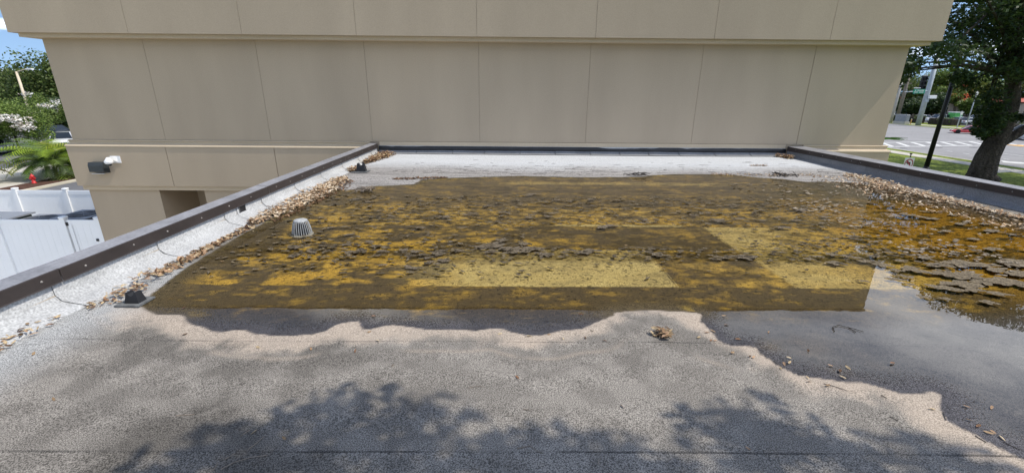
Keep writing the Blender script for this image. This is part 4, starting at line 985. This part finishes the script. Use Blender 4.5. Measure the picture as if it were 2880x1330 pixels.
q = onz(2560, 350, G); o = empty('marker_post', V3(q), 'short orange marker post on the far verge', 'post'); MB().tube([V3(q), V3(q)+Vector((0, 0, 1.0))], .09, 8).build('shaft', M['yellowpaint'], o, V3(q)); MB().tube([V3(q)+Vector((0, 0, 1.0)), V3(q)+Vector((0, 0, 1.12))], [.1, .04], 8).build('cap', M['whitepl'], o, V3(q))
for lab, x, y, Yd, hh in (('white sign post beside the red car', 2692, 356, 84, 3.0), ('slim pale pole beside the white sign post', 2718, 352, 82, 6.5)):
    q = ony(x, y, Yd); q = Vector((float(q[0]), Yd, G)); o = pole('sign_post', lab, q, hh, .09, .07, 'greymetal', 'post')
    MB().box(q.x-.22, q.x+.22, q.y-.08, q.y-.06, G+hh-.65, G+hh-.1).build('plate', M['signwhite'], o, q)
# low shop beyond the trees
sh = Vector((118, 112, G)); o = empty('shop_building', sh, 'beige arcaded shop with red roof behind the far trees', 'building')
MB().box(112, 150, 80, 82, G+3.2, G+4.4).build('parapet_wall', M['beige'], o, sh); MB().box(114, 150, 84, 150, G, G+4.2).build('wall', M['beige'], o, sh)
MB().prism([(112.2, G+4.5), (131, G+5.6), (150, G+4.5)], 'y', 80, 150).build('roof', M['terracotta'], o, sh)
for k in range(9):
    y = 84+k*8; MB().box(113.4, 114.0, y-.7, y+.7, G, G+4.2).build('column', M['beige'], o, sh)
    w = MB().box(113.85, 113.98, y+1.2, y+6.6, G+.3, G+3.0).build('window', M['glass'], o, sh)
    MB().box(113.8, 113.9, y+3.8, y+4.0, G+.3, G+3.0).build('mullion', M['blackmetal'], w, sh)
# left side lamp
q = ony(46, 202, 55); lb = Vector((float(q[0]), 55.0, G)); o = empty('car_park_lamp', lb, 'cream car park lamp with a single arm among the trees', 'lamp post')
MB().tube([lb, Vector((lb.x, lb.y, float(q[2])))], [.17, .12], 10).build('pole', M['cream'], o, lb, True)
MB().tube([Vector((lb.x, lb.y, float(q[2])-.05)), Vector((lb.x+.9, lb.y, float(q[2])+.22)), Vector((lb.x+1.5, lb.y, float(q[2])+.28))], .05, 8).build('arm', M['cream'], o, lb)
MB().box(lb.x+1.3, lb.x+2.0, lb.y-.18, lb.y+.18, float(q[2])+.22, float(q[2])+.36, 0, .03).build('lantern', M['whitepl'], o, lb)
# hydrant
hb = Vector((-30.2, 27.5, G+.03)); o = empty('fire_hydrant', hb, 'red fire hydrant in the mulch bed below the palms', 'hydrant'); o.scale = (.78, .78, .78)
MB().lathe(hb, [(.17, 0), (.17, .05), (.12, .06), (.11, .5), (.15, .52), (.15, .56), (.12, .6), (.09, .68), (.03, .72), (.03, .78)], 14).build('barrel', M['hydrant'], o, hb, True)
for dx, dy in ((-.16, 0), (.16, 0), (0, -.18)):
    n_ = MB().tube([hb+Vector((dx*.5, dy*.5, .42)), hb+Vector((dx*1.3, dy*1.3, .42))], .065, 10).build('nozzle', M['hydrant'], o, hb)
# fences
def fence(label, y, x0, posts, zt, gate=None):
    xs_ = sorted(posts); b = Vector(((xs_[0]+xs_[-1])/2, y, G)); root = empty('vinyl_fence', b, label, 'fence', 'white vinyl fences round the service yard')
    for x in xs_:
        p = MB().box(x-.065, x+.065, y-.065, y+.065, G, zt+.06).build('post', M['vinyl'], root, b)
        MB().box(x-.085, x+.085, y-.085, y+.085, zt+.06, zt+.10, 0, .02).build('cap', M['vinyl'], p, b)
    for k in range(len(xs_)-1):
        a, c = xs_[k]+.067, xs_[k+1]-.067
        if gate == k:
            a += .03; c -= .03
        MB().box(a, c, y-.025, y+.025, zt-.14, zt).build('top_rail', M['vinyl'], root, b)
        MB().box(a, c, y-.025, y+.025, G+.06, G+.20).build('bottom_rail', M['vinyl'], root, b)
        nb = max(3, int((c-a)/.19)); w = (c-a)/nb
        for i in range(nb):
            MB().box(a+i*w+.002, a+(i+1)*w-.002, y-.012, y+.012, G+.2, zt-.14).build('board', M['vinyl'], root, b)
        if gate == k:
            for x_ in (a, c-.11): MB().box(x_, x_+.11, y-.032, y-.0255, G+.06, zt).build('gate_stile', M['vinyl'], root, b)
            MB().box(c-.08, c-.02, y-.06, y-.0325, zt-.62, zt-.55).build('latch', M['blackmetal'], root, b)
            for z_ in (zt-.16, G+.35): MB().box(a-.03, a+.03, y-.05, y-.0325, z_, z_+.10).build('hinge', M['blackmetal'], root, b)
    return root
fence('white vinyl fence with a gate against the stucco corner', 12.0, None, [-20.4, -18.5, -16.55, -14.62, -12.70, -11.72], -1.97, gate=4)
fence('white vinyl fence at the back of the yard behind the air conditioners', 16.6, None, [-23.0, -21.0, -19.05, -17.12, -15.2, -13.2], -2.16)
def ac(label, x, y, w, zt):
    b = Vector((x, y, G)); root = empty('air_conditioner', b, label, 'air conditioner', 'air conditioners in the yard')
    MB().box(x-w/2, x+w/2, y-w/2, y+w/2, G+.1, zt-.04, 0, .04).build('casing', M['acgrey'], root, b)
    tp_ = MB(); tp_.box(x-w/2-.02, x+w/2+.02, y-w/2-.02, y+w/2+.02, zt-.04, zt, 0, .015); tp_.build('top_plate', M['acgrey'], root, b)
    g_ = MB().lathe((x, y, zt), [(w*.40, 0.001), (w*.40, .012), (w*.36, .02), (w*.05, .012)], 24).build('fan_grille', M['blackmetal'], root, b)
    for k in range(8):
        t = math.pi*k/8; d = Vector((math.cos(t), math.sin(t), 0))*w*.38
        MB().tube([Vector((x, y, zt+.022))-d, Vector((x, y, zt+.022))+d], .006, 4).build('grille_bar', M['acgrey'], g_, b)
    for k in range(6): MB().box(x-w/2-.006, x+w/2+.006, y-w/2-.006, y-w/2-.001, G+.4+k*.2, G+.47+k*.2).build('louvre', M['blackmetal'], root, b)
    MB().box(x-w/2-.1, x+w/2+.1, y-w/2-.1, y+w/2+.1, G, G+.1).build('slab', M['concrete'], root, b)
ac('grey air conditioner with round fan beside the stucco corner', -14.6, 14.5, 1.15, -2.50)
ac('grey air conditioner with round fan nearer the middle of the yard', -15.95, 14.3, 1.15, -2.62)
tb2 = Vector((-17.2, 14.2, G)); o = empty('utility_box', tb2, 'dark green utility box behind the yard fence', 'utility box')
MB().box(-17.9, -16.55, 13.8, 14.7, G, -2.55, 0, .05).build('housing', surf('dark_green_paint', (0.05, 0.075, 0.055), .6), o, tb2); MB().box(-17.95, -16.5, 13.75, 14.75, -2.549, -2.50).build('lid', M['acgrey'], o, tb2)
# wall light and security camera
wl = Vector((-10.67, 11.45, -.35)); o = empty('wall_light', wl, 'dark grey box wall light on the tan band', 'wall light')
MB().prism([(11.45, -.22), (11.30, -.22), (11.27, -.30), (11.27, -.46), (11.45, -.50)], 'x', -10.86, -10.48).build('housing', M['lampgrey'], o, wl)
MB().box(-10.83, -10.51, 11.28, 11.43, -.513, -.503).build('lens', M['lamp'], o, wl)
cm = Vector((-10.25, 11.45, -.15)); o = empty('security_camera', cm, 'white dome security camera on a bracket beside the wall light', 'camera'); o.scale = (.8, .8, .8)
MB().box(-10.41, -10.09, 11.432, 11.449, -.27, -.05, 0, 0).build('mount_plate', M['whitepl'], o, cm)
MB().prism([(11.431, -.07), (11.20, -.06), (11.14, -.10), (11.20, -.13), (11.431, -.24)], 'x', -10.31, -10.19).build('bracket', M['whitepl'], o, cm)
dm = MB().lathe((-10.25, 11.17, -.245), [(.05, .14), (.07, .13), (.115, .075), (.12, .04), (.10, .0), (.095, -.01)], 20).build('housing', M['whitepl'], o, cm, True)
MB().lathe((-10.25, 11.17, -.26), [(.068, .0), (.066, -.03), (.045, -.06), (.01, -.072)], 16).build('dome', M['glass'], dm, cm, True)

# ------------------------------------------------------------------ things on the roof
# drain dome
dpos = onz(850, 655, 0.0); dx, dy = float(dpos[0]), float(dpos[1]); db = Vector((dx, dy, -0.02))
rd = empty('roof_drain', db, 'pale cast roof drain dome with vertical slots standing in the water', 'drain'); rd.scale = (.9, .9, .9)
nb = 26
for k in range(nb):
    t = 2*math.pi*k/nb; c, s = math.cos(t), math.sin(t)
    m = MB(); m.tube([(dx+.122*c, dy+.122*s, -.01), (dx+.112*c, dy+.112*s, .06), (dx+.092*c, dy+.092*s, .145), (dx+.078*c, dy+.078*s, .172)], [.0044, .0044, .0042, .004], 5)
    m.build('bar', M['drain'], rd, db)
MB().lathe((dx, dy, 0), [(.075, .155), (.084, .162), (.084, .176), (.072, .184), (.02, .188)], 28).build('cap', M['drain'], rd, db, True)
MB().lathe((dx, dy, 0), [(.14, -.03), (.14, -.012), (.126, -.006), (.112, -.010)], 28).build('ring', M['drain'], rd, db)
MB().lathe((dx, dy, 0), [(.085, -.02), (.08, .05), (.055, .15)], 20).build('strainer_core', M['rubber'], rd, db)

def pipe_block(label, x, y, w, h, dp_):
    z0 = max(rz1(x, y), 0)+.004; b = Vector((x, y, z0)); root = empty('pipe_support_block', b, label, 'support block', 'pipe support blocks')
    MB().box(x-w*.95, x+w*.75, y-dp_*1.0, y+dp_*1.1, z0, z0+.014).build('pad', M['pad'], root, b)
    z0 += .0145
    pr = [(-w/2, 0), (w/2, 0), (w*.34, h)] + [(w*.22*math.cos(t), h-w*.26*math.sin(t)) for t in np.linspace(0, math.pi, 9)] + [(-w*.34, h)]
    v = []; n = len(pr)
    for yy, s in ((-dp_/2, 1.0), (dp_/2, 1.0)):
        for a, c in pr: v.append((x+a, y+yy*(1-.35*c/h), z0+c))
    f = [tuple(range(n-1, -1, -1)), tuple(range(n, 2*n))]+[(k, (k+1) % n, n+(k+1) % n, n+k) for k in range(n)]
    MB().add(v, f).build('block', M['rubber'], root, b)
q = onz(370, 853, .02); pipe_block('black saddle block on a grey pad among the leaves near the shoreline', float(q[0]), float(q[1])+.04, .11, .085, .08)
q = onz(1015, 484, .03); pipe_block('black saddle block on the pale sheet past the leaf drift', float(q[0]), float(q[1])+.05, .19, .16, .12)

# leaves
LC = np.array([(0.38, 0.26, 0.15), (0.46, 0.35, 0.21), (0.31, 0.19, 0.105), (0.50, 0.40, 0.26), (0.22, 0.12, 0.065), (0.12, 0.07, 0.04), (0.40, 0.26, 0.16)])
def leaf_arrays(P, yaw, tilt, size, col, seed):
    r = np.random.default_rng(seed); n = len(P)
    st = np.array([-.5, -.3, -.05, .2, .4, .5]); hw = np.array([.02, .13, .18, .15, .07, .01])
    cu = r.uniform(-.25, .55, n); fo = r.uniform(0.0, .5, n); bend = r.uniform(-.25, .25, n)
    V = np.zeros((n, 6, 3, 3))
    for i in range(6):
        for j, s in enumerate((-1, 0, 1)):
            V[:, i, j, 0] = st[i]; V[:, i, j, 1] = s*hw[i]+bend*st[i]**2
            V[:, i, j, 2] = cu*(st[i]**2)+fo*abs(s)*hw[i]
    V *= size[:, None, None, None]
    ct, sn_ = np.cos(tilt)[:, None, None], np.sin(tilt)[:, None, None]
    ra = r.uniform(-.6, .6, n)[:, None, None]
    y = V[..., 1]*np.cos(ra)-V[..., 2]*np.sin(ra); z = V[..., 1]*np.sin(ra)+V[..., 2]*np.cos(ra)
    x = V[..., 0]*ct-z*sn_; z = V[..., 0]*sn_+z*ct
    c, s = np.cos(yaw)[:, None, None], np.sin(yaw)[:, None, None]
    W = np.stack([x*c-y*s, x*s+y*c, z], -1)+P[:, None, None, :]
    V = W.reshape(-1, 3)
    q = []
    for i in range(5):
        for j in range(2): q.append((i*3+j, i*3+j+1, i*3+4+j, i*3+3+j))
    F = (np.arange(n)[:, None, None]*18+np.array(q)[None]).reshape(-1, 4)
    C_ = np.repeat(col, 18, 0)*np.tile(np.repeat([.85, 1.1, .95, 1.05, .9, .8], 3), n)[:, None]
    return V, F, C_
def rand_leaves(pts, zlo, zhi, smin, smax, seed, pal=LC, tiltmax=.5):
    r = np.random.default_rng(seed); pts = np.asarray(pts); n = len(pts)
    z = np.maximum(roof_z(pts[:, 0], pts[:, 1]), 0)+r.uniform(0, 1, n)**1.3*(zhi-zlo)+zlo
    P = np.column_stack([pts, z]); col = pal[r.integers(0, len(pal), n)]*r.uniform(.75, 1.2, (n, 1))
    return leaf_arrays(P, r.uniform(0, 6.28, n), r.uniform(-tiltmax, tiltmax, n), r.uniform(smin, smax, n), col, seed+1)
def along(pts, widths, n, seed, spread=1.0):
    """scatter n points in a ribbon following pts (x,y) with half widths"""
    r = np.random.default_rng(seed); pts = np.asarray(pts, float); widths = np.asarray(widths, float)
    seg = np.linalg.norm(np.diff(pts, axis=0), axis=1); wt = seg*(widths[1:]+widths[:-1]); wt /= wt.sum()
    k = r.choice(len(seg), n, p=wt); t = r.random(n)
    p = pts[k]+(pts[k+1]-pts[k])*t[:, None]; w = widths[k]+(widths[k+1]-widths[k])*t
    d = (pts[k+1]-pts[k])/seg[k][:, None]; nr = np.column_stack([-d[:, 1], d[:, 0]])
    o = np.clip(r.normal(size=n)*.5, -1, 1)*spread
    return p+nr*(o*w)[:, None]
def pile(label, pts, widths, n, thick, seed, smin=.045, smax=.085, pal=LC):
    V, F, C_ = rand_leaves(along(pts, widths, n, seed), .006, thick, smin, smax, seed+3, pal)
    o = np_mesh('leaf_pile', V, F, M['leaf'], None, C_, loc=(pts[0][0], pts[0][1], 0))
    return tag(o, label, 'leaf litter', 'leaf drifts along the parapets', 'stuff')
PALE = np.array([(0.58, 0.47, 0.33), (0.66, 0.56, 0.43), (0.50, 0.36, 0.22), (0.62, 0.50, 0.36), (0.26, 0.16, 0.09), (0.45, 0.30, 0.18)])
DK = np.concatenate([LC[4:6], LC[2:3], LC[4:6]*.6])
pile('thin ribbon of leaf litter at the waterline below the white flashing', [(-3.16, 3.6), (-3.17, 4.4), (-3.16, 5.15)], [.09, .05, .06], 330, .03, 101)
pile('thick drift of pale leaves between the white flashing and the pond', [(-3.2, 5.2), (-3.17, 5.6), (-3.12, 6.2), (-3.10, 7.2), (-3.12, 8.1)], [.06, .16, .2, .24, .14], 1900, .07, 102, .045, .085, PALE)
pile('dark wet leaf litter along the pond side of the thick drift', [(-3.0, 5.3), (-2.9, 6.3), (-2.85, 7.3), (-2.9, 8.0)], [.04, .07, .09, .08], 260, .02, 103, .03, .06, DK)
pile('small clump of leaves beside the far saddle block', [(-3.24, 8.8), (-3.18, 9.25)], [.12, .16], 240, .06, 104)
pile('thick drift of brown leaves in the roof corner by the white flashing', [(-3.24, 9.75), (-3.15, 10.6), (-3.12, 11.3)], [.05, .2, .22], 1100, .09, 105, .05, .09, np.concatenate([LC, DK[:2]]))
pile('broad drift of pale leaves below the shaded parapet', [(7.05, 8.9), (6.95, 8.4), (6.9, 7.6), (6.98, 6.9), (7.0, 6.2), (7.02, 5.5)], [.14, .30, .32, .22, .12, .06], 1300, .045, 106, .045, .085, PALE)
pile('sparse wet leaves spreading from the shaded parapet into the water', [(6.5, 8.75), (6.3, 8.0), (6.3, 7.0), (6.45, 6.0), (6.6, 5.2)], [.4, .5, .45, .35, .3], 420, .012, 107, .035, .07, PALE)
pile('little heap of leaves in the corner of the shaded parapet', [(6.93, 11.38), (7.1, 11.25), (7.12, 11.0)], [.06, .12, .1], 230, .09, 108, .05, .09)
pile('thin brown litter on the far pond edge', [(-2.2, 8.15), (-1.7, 8.3), (-1.2, 8.38)], [.06, .12, .05], 330, .015, 109, .03, .06, DK)
pile('scattered litter on the far pond margin by the shaded parapet', [(4.2, 9.0), (5.2, 8.85), (6.4, 8.9)], [.12, .14, .18], 220, .012, 110, .03, .06)
q = onz(1866, 938, .02)
pile('small heap of crumpled brown leaves on the dry peninsula', [(q[0]-.035, q[1]-.04), (q[0]+.03, q[1]+.03)], [.05, .05], 46, .05, 111, .05, .09)
pile('patch of pale litter on the bright far sheet', [(5.55, 10.0), (5.95, 10.0)], [.05, .05], 60, .012, 112, .04, .07)

# single leaves, each its own object
proto = []
for k in range(14):
    V, F, C_ = leaf_arrays(np.zeros((1, 3)), np.zeros(1), np.zeros(1), np.ones(1), LC[k % len(LC)][None]*rnd.uniform(.85, 1.2), 300+k)
    o = np_mesh('fallen_leaf', V, F, M['leaf'], None, C_); proto.append(o.data); bpy.data.objects.remove(o)
def one_leaf(x, y, z, size, yaw, label, group, tilt=(0, 0), k=None):
    o = bpy.data.objects.new('fallen_leaf', proto[rnd.randrange(14) if k is None else k]); COL.objects.link(o)
    o.location = (x, y, z); o.scale = (size,)*3; o.rotation_euler = (tilt[0], tilt[1], yaw); tag(o, label, 'leaf', group)
def drift_leaves(pts, widths, n, thick, seed, label, group):
    r = np.random.default_rng(seed); P = along(pts, widths, n, seed)
    z = np.maximum(roof_z(P[:, 0], P[:, 1]), 0)+.008+r.random(n)**1.3*thick
    for i in range(n): one_leaf(P[i, 0], P[i, 1], z[i], r.uniform(.036, .058), r.uniform(0, 6.28), label, group, (r.uniform(-.5, .5), r.uniform(-.4, .4)))
drift_leaves([(-3.25, 2.2), (-3.25, 2.5), (-3.26, 2.82)], [.08, .09, .05], 70, .03, 201, 'tan dry leaf in the short drift on the dry roof below the white flashing', 'leaves of the near drift')
drift_leaves([(-3.22, 2.98), (-3.13, 3.15), (-3.12, 3.4), (-3.18, 3.65)], [.08, .14, .13, .08], 150, .06, 202, 'tan dry leaf in the drift around the black saddle block', 'leaves round the saddle block')
single = zm((1920, 880), 2.645, [(180, 145), (120, 185), (225, 135), (240, 207), (210, 205), (370, 297), (500, 325), (525, 330), (790, 330), (795, 365), (755, 375), (935, 280), (1100, 390), (1170, 430), (1230, 405), (1190, 478), (1560, 372), (640, 140), (325, 85), (410, 195), (305, 20), (930, 480), (940, 510), (1080, 540), (2113, 695), (2300, 700), (2130, 795), (2200, 840), (2310, 882), (2275, 890), (2375, 928), (1855, 715), (480, 1028), (730, 410)])
single += zm((960, 880), 2.645, [(208, 142), (270, 210), (105, 290), (382, 402), (1308, 490), (1180, 155), (1395, 172), (1545, 160), (1650, 195), (1815, 188), (1865, 130), (1782, 8), (1960, 212), (2090, 715)])
single += zm((0, 880), 2.645, [(1920, 258), (2315, 270), (1895, 905), (2120, 955), (1375, 163), (255, 318), (410, 660)])
single += [(1050, 888), (517, 866), (570, 735), (625, 735), (712, 650), (2460, 760), (2385, 790), (2320, 740), (1100, 590), (1560, 545), (2000, 540), (1760, 690)]
for x, y in single:
    q = onz(x, y, 0.005); one_leaf(q[0], q[1], max(rz1(q[0], q[1]), 0.0)+.006, rnd.uniform(.028, .046), rnd.uniform(0, 6.28), 'single dry leaf lying loose on the roof or the water', 'loose leaves', (rnd.uniform(-.15, .15), rnd.uniform(-.15, .15)))

# twigs
def twig(px, rad, label, mat='twig', group='loose twigs'):
    pts = []
    for x, y in px:
        q = onz(x, y, .01); pts.append((q[0], q[1], max(rz1(q[0], q[1]), 0)+rad*1.2+.002))
    o = MB().tube(pts, [rad*(1-.5*i/len(pts)) for i in range(len(pts))], 5).build('twig', M[mat], None, pts[0]); tag(o, label, 'twig', group)
lt = 'thin pale twig lying on the dry grey roof'
for s in ([(1650, 1180), (1740, 1130), (1870, 1090), (1990, 1075)], [(1680, 1105), (1750, 1060)], [(1790, 930), (1860, 885)], [(1850, 1030), (1910, 985), (1970, 930)], [(1310, 775), (1450, 765)], [(1590, 1190), (1625, 1130)]): twig(zm((0, 880), 2.645, s), .0022, lt)
for s in ([(1310, 1022), (1400, 1003), (1440, 1030), (1490, 1060)], [(950, 565), (1010, 552), (1065, 556)], [(1355, 725), (1415, 738)], [(1910, 1140), (1915, 1100)]): twig(zm((960, 880), 2.645, s), .002, lt)
ld = 'thin dark wet twig near the pond edge'
for s in ([(1130, 130), (1115, 100), (1160, 85), (1250, 105), (1350, 135)], [(1230, 100), (1290, 140)]): twig(zm((1920, 880), 2.645, s), .0032, 'forked dark twig lying in the shallow water', 'twigdark')
for s in ([(1050, 520), (1130, 540), (1230, 575)], [(2390, 950), (2460, 985), (2530, 1012)], [(1940, 730), (1960, 790)], [(1540, 770), (1600, 802)], [(560, 262), (600, 280)], [(2180, 905), (2260, 955)], [(1480, 605), (1520, 630)]): twig(zm((1920, 880), 2.645, s), .0022, ld, 'twigdark')
# fine dark twigs on the pale far sheet
m = MB(); r = np.random.default_rng(44)
for _ in range(130):
    x = r.uniform(-2.7, 6.9); y = r.uniform(8.75, 10.9)**1.0; y = 8.75+(y-8.75)*r.random()
    if float(sdf(np.array([x]), np.array([y]))[0]) < .05: continue
    a = r.normal()*.35; ln_ = r.uniform(.04, .28); z = rz1(x, y)+.008
    m.tube([(x, y, z), (x+ln_*.5*math.cos(a), y+ln_*.5*math.sin(a)+r.normal()*.02, z+.004), (x+ln_*math.cos(a), y+ln_*math.sin(a), z)], [.0028, .0026, .0014], 4)
tag(m.build('twig_litter', M['twigdark'], None, (2, 9.5, 0)), 'fine dark twig litter strewn over the bright far sheet', 'twig litter', None, 'stuff')
def debris(label, px, n, spread, seed):
    q = onz(px[0], px[1], .02); r = np.random.default_rng(seed); m = MB()
    for _ in range(n):
        a = r.uniform(0, 6.28); c = np.array([q[0]+r.normal()*spread, q[1]+r.normal()*spread*.6, max(rz1(q[0], q[1]), 0)+r.uniform(.01, .05)]); d = np.array([math.cos(a), math.sin(a), r.normal()*.25])*r.uniform(.05, .16)
        m.tube([c-d, c+np.array([0, 0, .02]), c+d], [.007, .006, .003], 5)
    tag(m.build('twig_clump', M['twig'] if seed % 2 else M['twigdark'], None, (q[0], q[1], 0)), label, 'twig clump', 'twig clumps', 'stuff')
debris('tangle of grey twigs at the far pond corner by the leaf drift', (1030, 535), 26, .09, 401)
debris('dark twig clump on the pale sheet near the shaded parapet', (2200, 494), 22, .09, 402)
debris('small dark twig clump on the far pond margin', (1795, 492), 16, .08, 404)

# ------------------------------------------------------------------ dried algae flakes
def flake_mesh(seed, size, asp, thick=.004, curl=.02, tone=(0.22, 0.185, 0.15)):
    r = np.random.default_rng(seed); n = 32; K = 4
    ph = r.uniform(0, 6.28, 6); am = r.uniform(.05, .22, 6)
    V = [(0, 0, 0)]; C_ = [np.array(tone)*r.uniform(.85, 1.1)]
    for k in range(1, K+1):
        for i in range(n):
            t = 2*math.pi*i/n; rr = 1+sum(am[j]*math.sin((j+1)*t*1.0+ph[j]) for j in range(6))*.8+(r.uniform(-.17, .15) if k == K else 0)
            f = k/K; z = curl*(f**3)*(.6+.6*math.sin(2*t+ph[0]))+r.uniform(-.15, .15)*curl
            V.append((rr*f*math.cos(t)*size, rr*f*math.sin(t)*size*asp, max(z, 0)+thick)); C_.append(np.array(tone)*r.uniform(.72, 1.25)*(1.12 if k == K else 1))
    nb_ = len(V)
    for i in range(n):
        x, y, z = V[1+(K-1)*n+i]; V.append((x*.985, y*.985, z-thick-.004)); C_.append(np.array((.02, .017, .012)))
    F = []
    for i in range(n): F.append((0, 1+i, 1+(i+1) % n, 0))
    for k in range(K-1):
        for i in range(n): a = 1+k*n; F.append((a+i, a+n+i, a+n+(i+1) % n, a+(i+1) % n))
    for i in range(n): F.append((1+(K-1)*n+i, nb_+i, nb_+(i+1) % n, 1+(K-1)*n+(i+1) % n))
    T = [f for f in F if f[0] != f[3]]; tri = [(f[0], f[1], f[2]) for f in F if f[0] == f[3]]
    me = bpy.data.meshes.new('algae_flake'); me.from_pydata(V, [], tri+T)
    a = me.color_attributes.new('Col', 'FLOAT_COLOR', 'POINT'); c = np.ones((len(V), 4), np.float32); c[:, :3] = np.array(C_); a.data.foreach_set('color', c.ravel())
    me.materials.append(M['algae']); me.update(); return me
big = [flake_mesh(500+k, 1.0, rnd.uniform(.38, .65), .012, .06, (0.145, 0.115, 0.074)) for k in range(14)]
drk = [flake_mesh(540+k, 1.0, rnd.uniform(.35, .7), .02, .09, (0.125, 0.10, 0.068)) for k in range(10)]
def flake(x, y, s, yaw, pool, label, group):
    o = bpy.data.objects.new('algae_flake', pool[rnd.randrange(len(pool))]); COL.objects.link(o)
    o.location = (x, y, .001); o.scale = (s, s, min(s, .25)*.45); o.rotation_euler = (0, 0, yaw); tag(o, label, 'algae flake', group)
lb_ = 'large curled plate of dried grey brown algae floating on the amber water'
pxb = [(2530, 733, .16), (2600, 725, .14), (2560, 755, .2), (2640, 745, .3), (2700, 740, .28), (2755, 745, .2), (2720, 775, .3), (2660, 770, .26), (2600, 765, .17), (2800, 760, .3), (2850, 740, .3), (2820, 790, .22), (2770, 790, .24), (2700, 800, .26), (2660, 810, .2), (2740, 815, .2), (2800, 825, .16), (2620, 815, .18), (2580, 790, .16), (2550, 778, .16), (2520, 760, .14),
       (2480, 745, .14), (2440, 735, .13), (2410, 725, .12), (2380, 720, .13), (2460, 720, .12), (2500, 710, .12), (2340, 715, .11), (2300, 722, .13), (2350, 740, .13), (2275, 728, .12), (2860, 770, .25), (2870, 800, .2), (2660, 650, .12), (2740, 672, .14), (2790, 700, .16), (2860, 690, .2), (2550, 655, .07), (2510, 645, .06), (2420, 690, .1), (2460, 680, .12), (2540, 690, .09), (2520, 785, .12), (2430, 790, .09), (2600, 835, .14), (2660, 840, .12), (2780, 850, .1), (2560, 800, .12),
       (2350, 672, .1), (2400, 665, .12), (2490, 600, .12), (2560, 605, .14), (2620, 615, .15), (2700, 630, .16), (2790, 650, .16), (2600, 595, .12), (2680, 605, .13), (2770, 630, .14), (2850, 660, .15)]
for x, y, s in pxb:
    if s > .15 and rnd.random() < .22: continue
    q = onz(x, y, 0); flake(q[0], q[1], s*rnd.uniform(.35, .68), rnd.uniform(-.5, .3), big, lb_, 'algae plates on the amber water')
ls_ = 'small dark curled algae flake among the gold silt in the middle of the pond'
pm = [(1390, 690, .09), (1410, 675, .08), (1450, 700, .09), (1490, 700, .1), (1475, 685, .07), (1530, 715, .08), (1375, 708, .07), (1360, 700, .06), (1285, 705, .06), (1135, 703, .06), (1060, 718, .05), (1075, 745, .06), (1155, 752, .08), (1210, 737, .06), (1230, 715, .06), (1590, 710, .05), (1650, 712, .05), (1858, 718, .09), (1840, 712, .06), (2010, 728, .07), (2040, 725, .08), (2100, 725, .1), (2060, 720, .06), (1695, 640, .1), (1720, 635, .08), (1480, 550, .08), (1500, 547, .09), (1560, 562, .07), (1610, 565, .06), (1420, 598, .07), (1250, 610, .07), (1330, 600, .07), (1540, 608, .08), (1550, 600, .07), (1100, 600, .06), (1180, 640, .06), (1300, 640, .07), (1040, 680, .06), (930, 640, .06), (980, 660, .06), (1000, 560, .07), (1900, 600, .08), (1950, 605, .08), (2020, 620, .09), (2080, 615, .08), (1960, 585, .07), (2140, 620, .08), (2200, 640, .09), (2240, 620, .08), (2120, 600, .07), (1880, 580, .06), (2060, 578, .08), (2150, 575, .08), (2250, 590, .1), (2320, 610, .1)]
for x, y, s in pm:
    q = onz(x, y, 0); flake(q[0], q[1], s*rnd.uniform(.8, 1.35), rnd.uniform(-.5, .5), drk, ls_, 'dark algae flakes in the pond')
for k in range(56):
    x, y = (rnd.uniform(-2.3, 0.9), rnd.gauss(4.32, .14)) if k % 2 else (rnd.uniform(-2.5, 4.2), rnd.uniform(5.4, 6.8))
    flake(x, y, rnd.uniform(.035, .085), rnd.uniform(-.5, .5), drk, ls_, 'dark algae flakes in the pond')
# the uncountable fine crust
r = np.random.default_rng(77); VV = []; FF = []; CC = []; nv = 0
cnt_ = 0
while cnt_ < 2600:
    if r.random() < .87:
        x = r.uniform(-2.9, 5.2); y = r.choice([r.normal(4.35, .22), r.uniform(5.3, 6.9), r.normal(5.0, .3), r.uniform(3.6, 4.4)], p=[.28, .42, .15, .15])
        if x > 0.2 and 3.5 < y < 4.05 and r.random() < .8: continue
        if 0.3 < x < 2.4 and 4.45 < y < 5.3: continue
    else: x = r.uniform(4.0, 7.0); y = r.uniform(3.8, 8.0)
    if float(sdf(np.array([x]), np.array([y]))[0]) > -.03: continue
    cnt_ += 1; s = r.uniform(.008, .03)*(1+.10*(y-4)); n = 7; t = np.linspace(0, 6.28, n, endpoint=False)+r.uniform(0, 6); rr = s*(.6+.6*r.random(n)); a = r.normal()*.5
    px = rr*np.cos(t)*1.5; py = rr*np.sin(t)*.8; X_ = x+px*math.cos(a)-py*math.sin(a); Y_ = y+px*math.sin(a)+py*math.cos(a); Z_ = .004+r.random(n)*s*.35
    VV += list(zip(X_, Y_, Z_))+[(x, y, .006)]; FF += [(nv+i, nv+(i+1) % n, nv+n) for i in range(n)]
    tone = np.array((.12, .095, .06) if x < 4.2 else (.24, .20, .15))*r.uniform(.5, 1.2); CC += [tone]*(n+1); nv += n+1
o = np_mesh('algae_crust', np.array(VV), np.array(FF), M['algae'], None, np.array(CC)); tag(o, 'fine broken algae crust peppering the pond surface', 'algae crust', None, 'stuff')
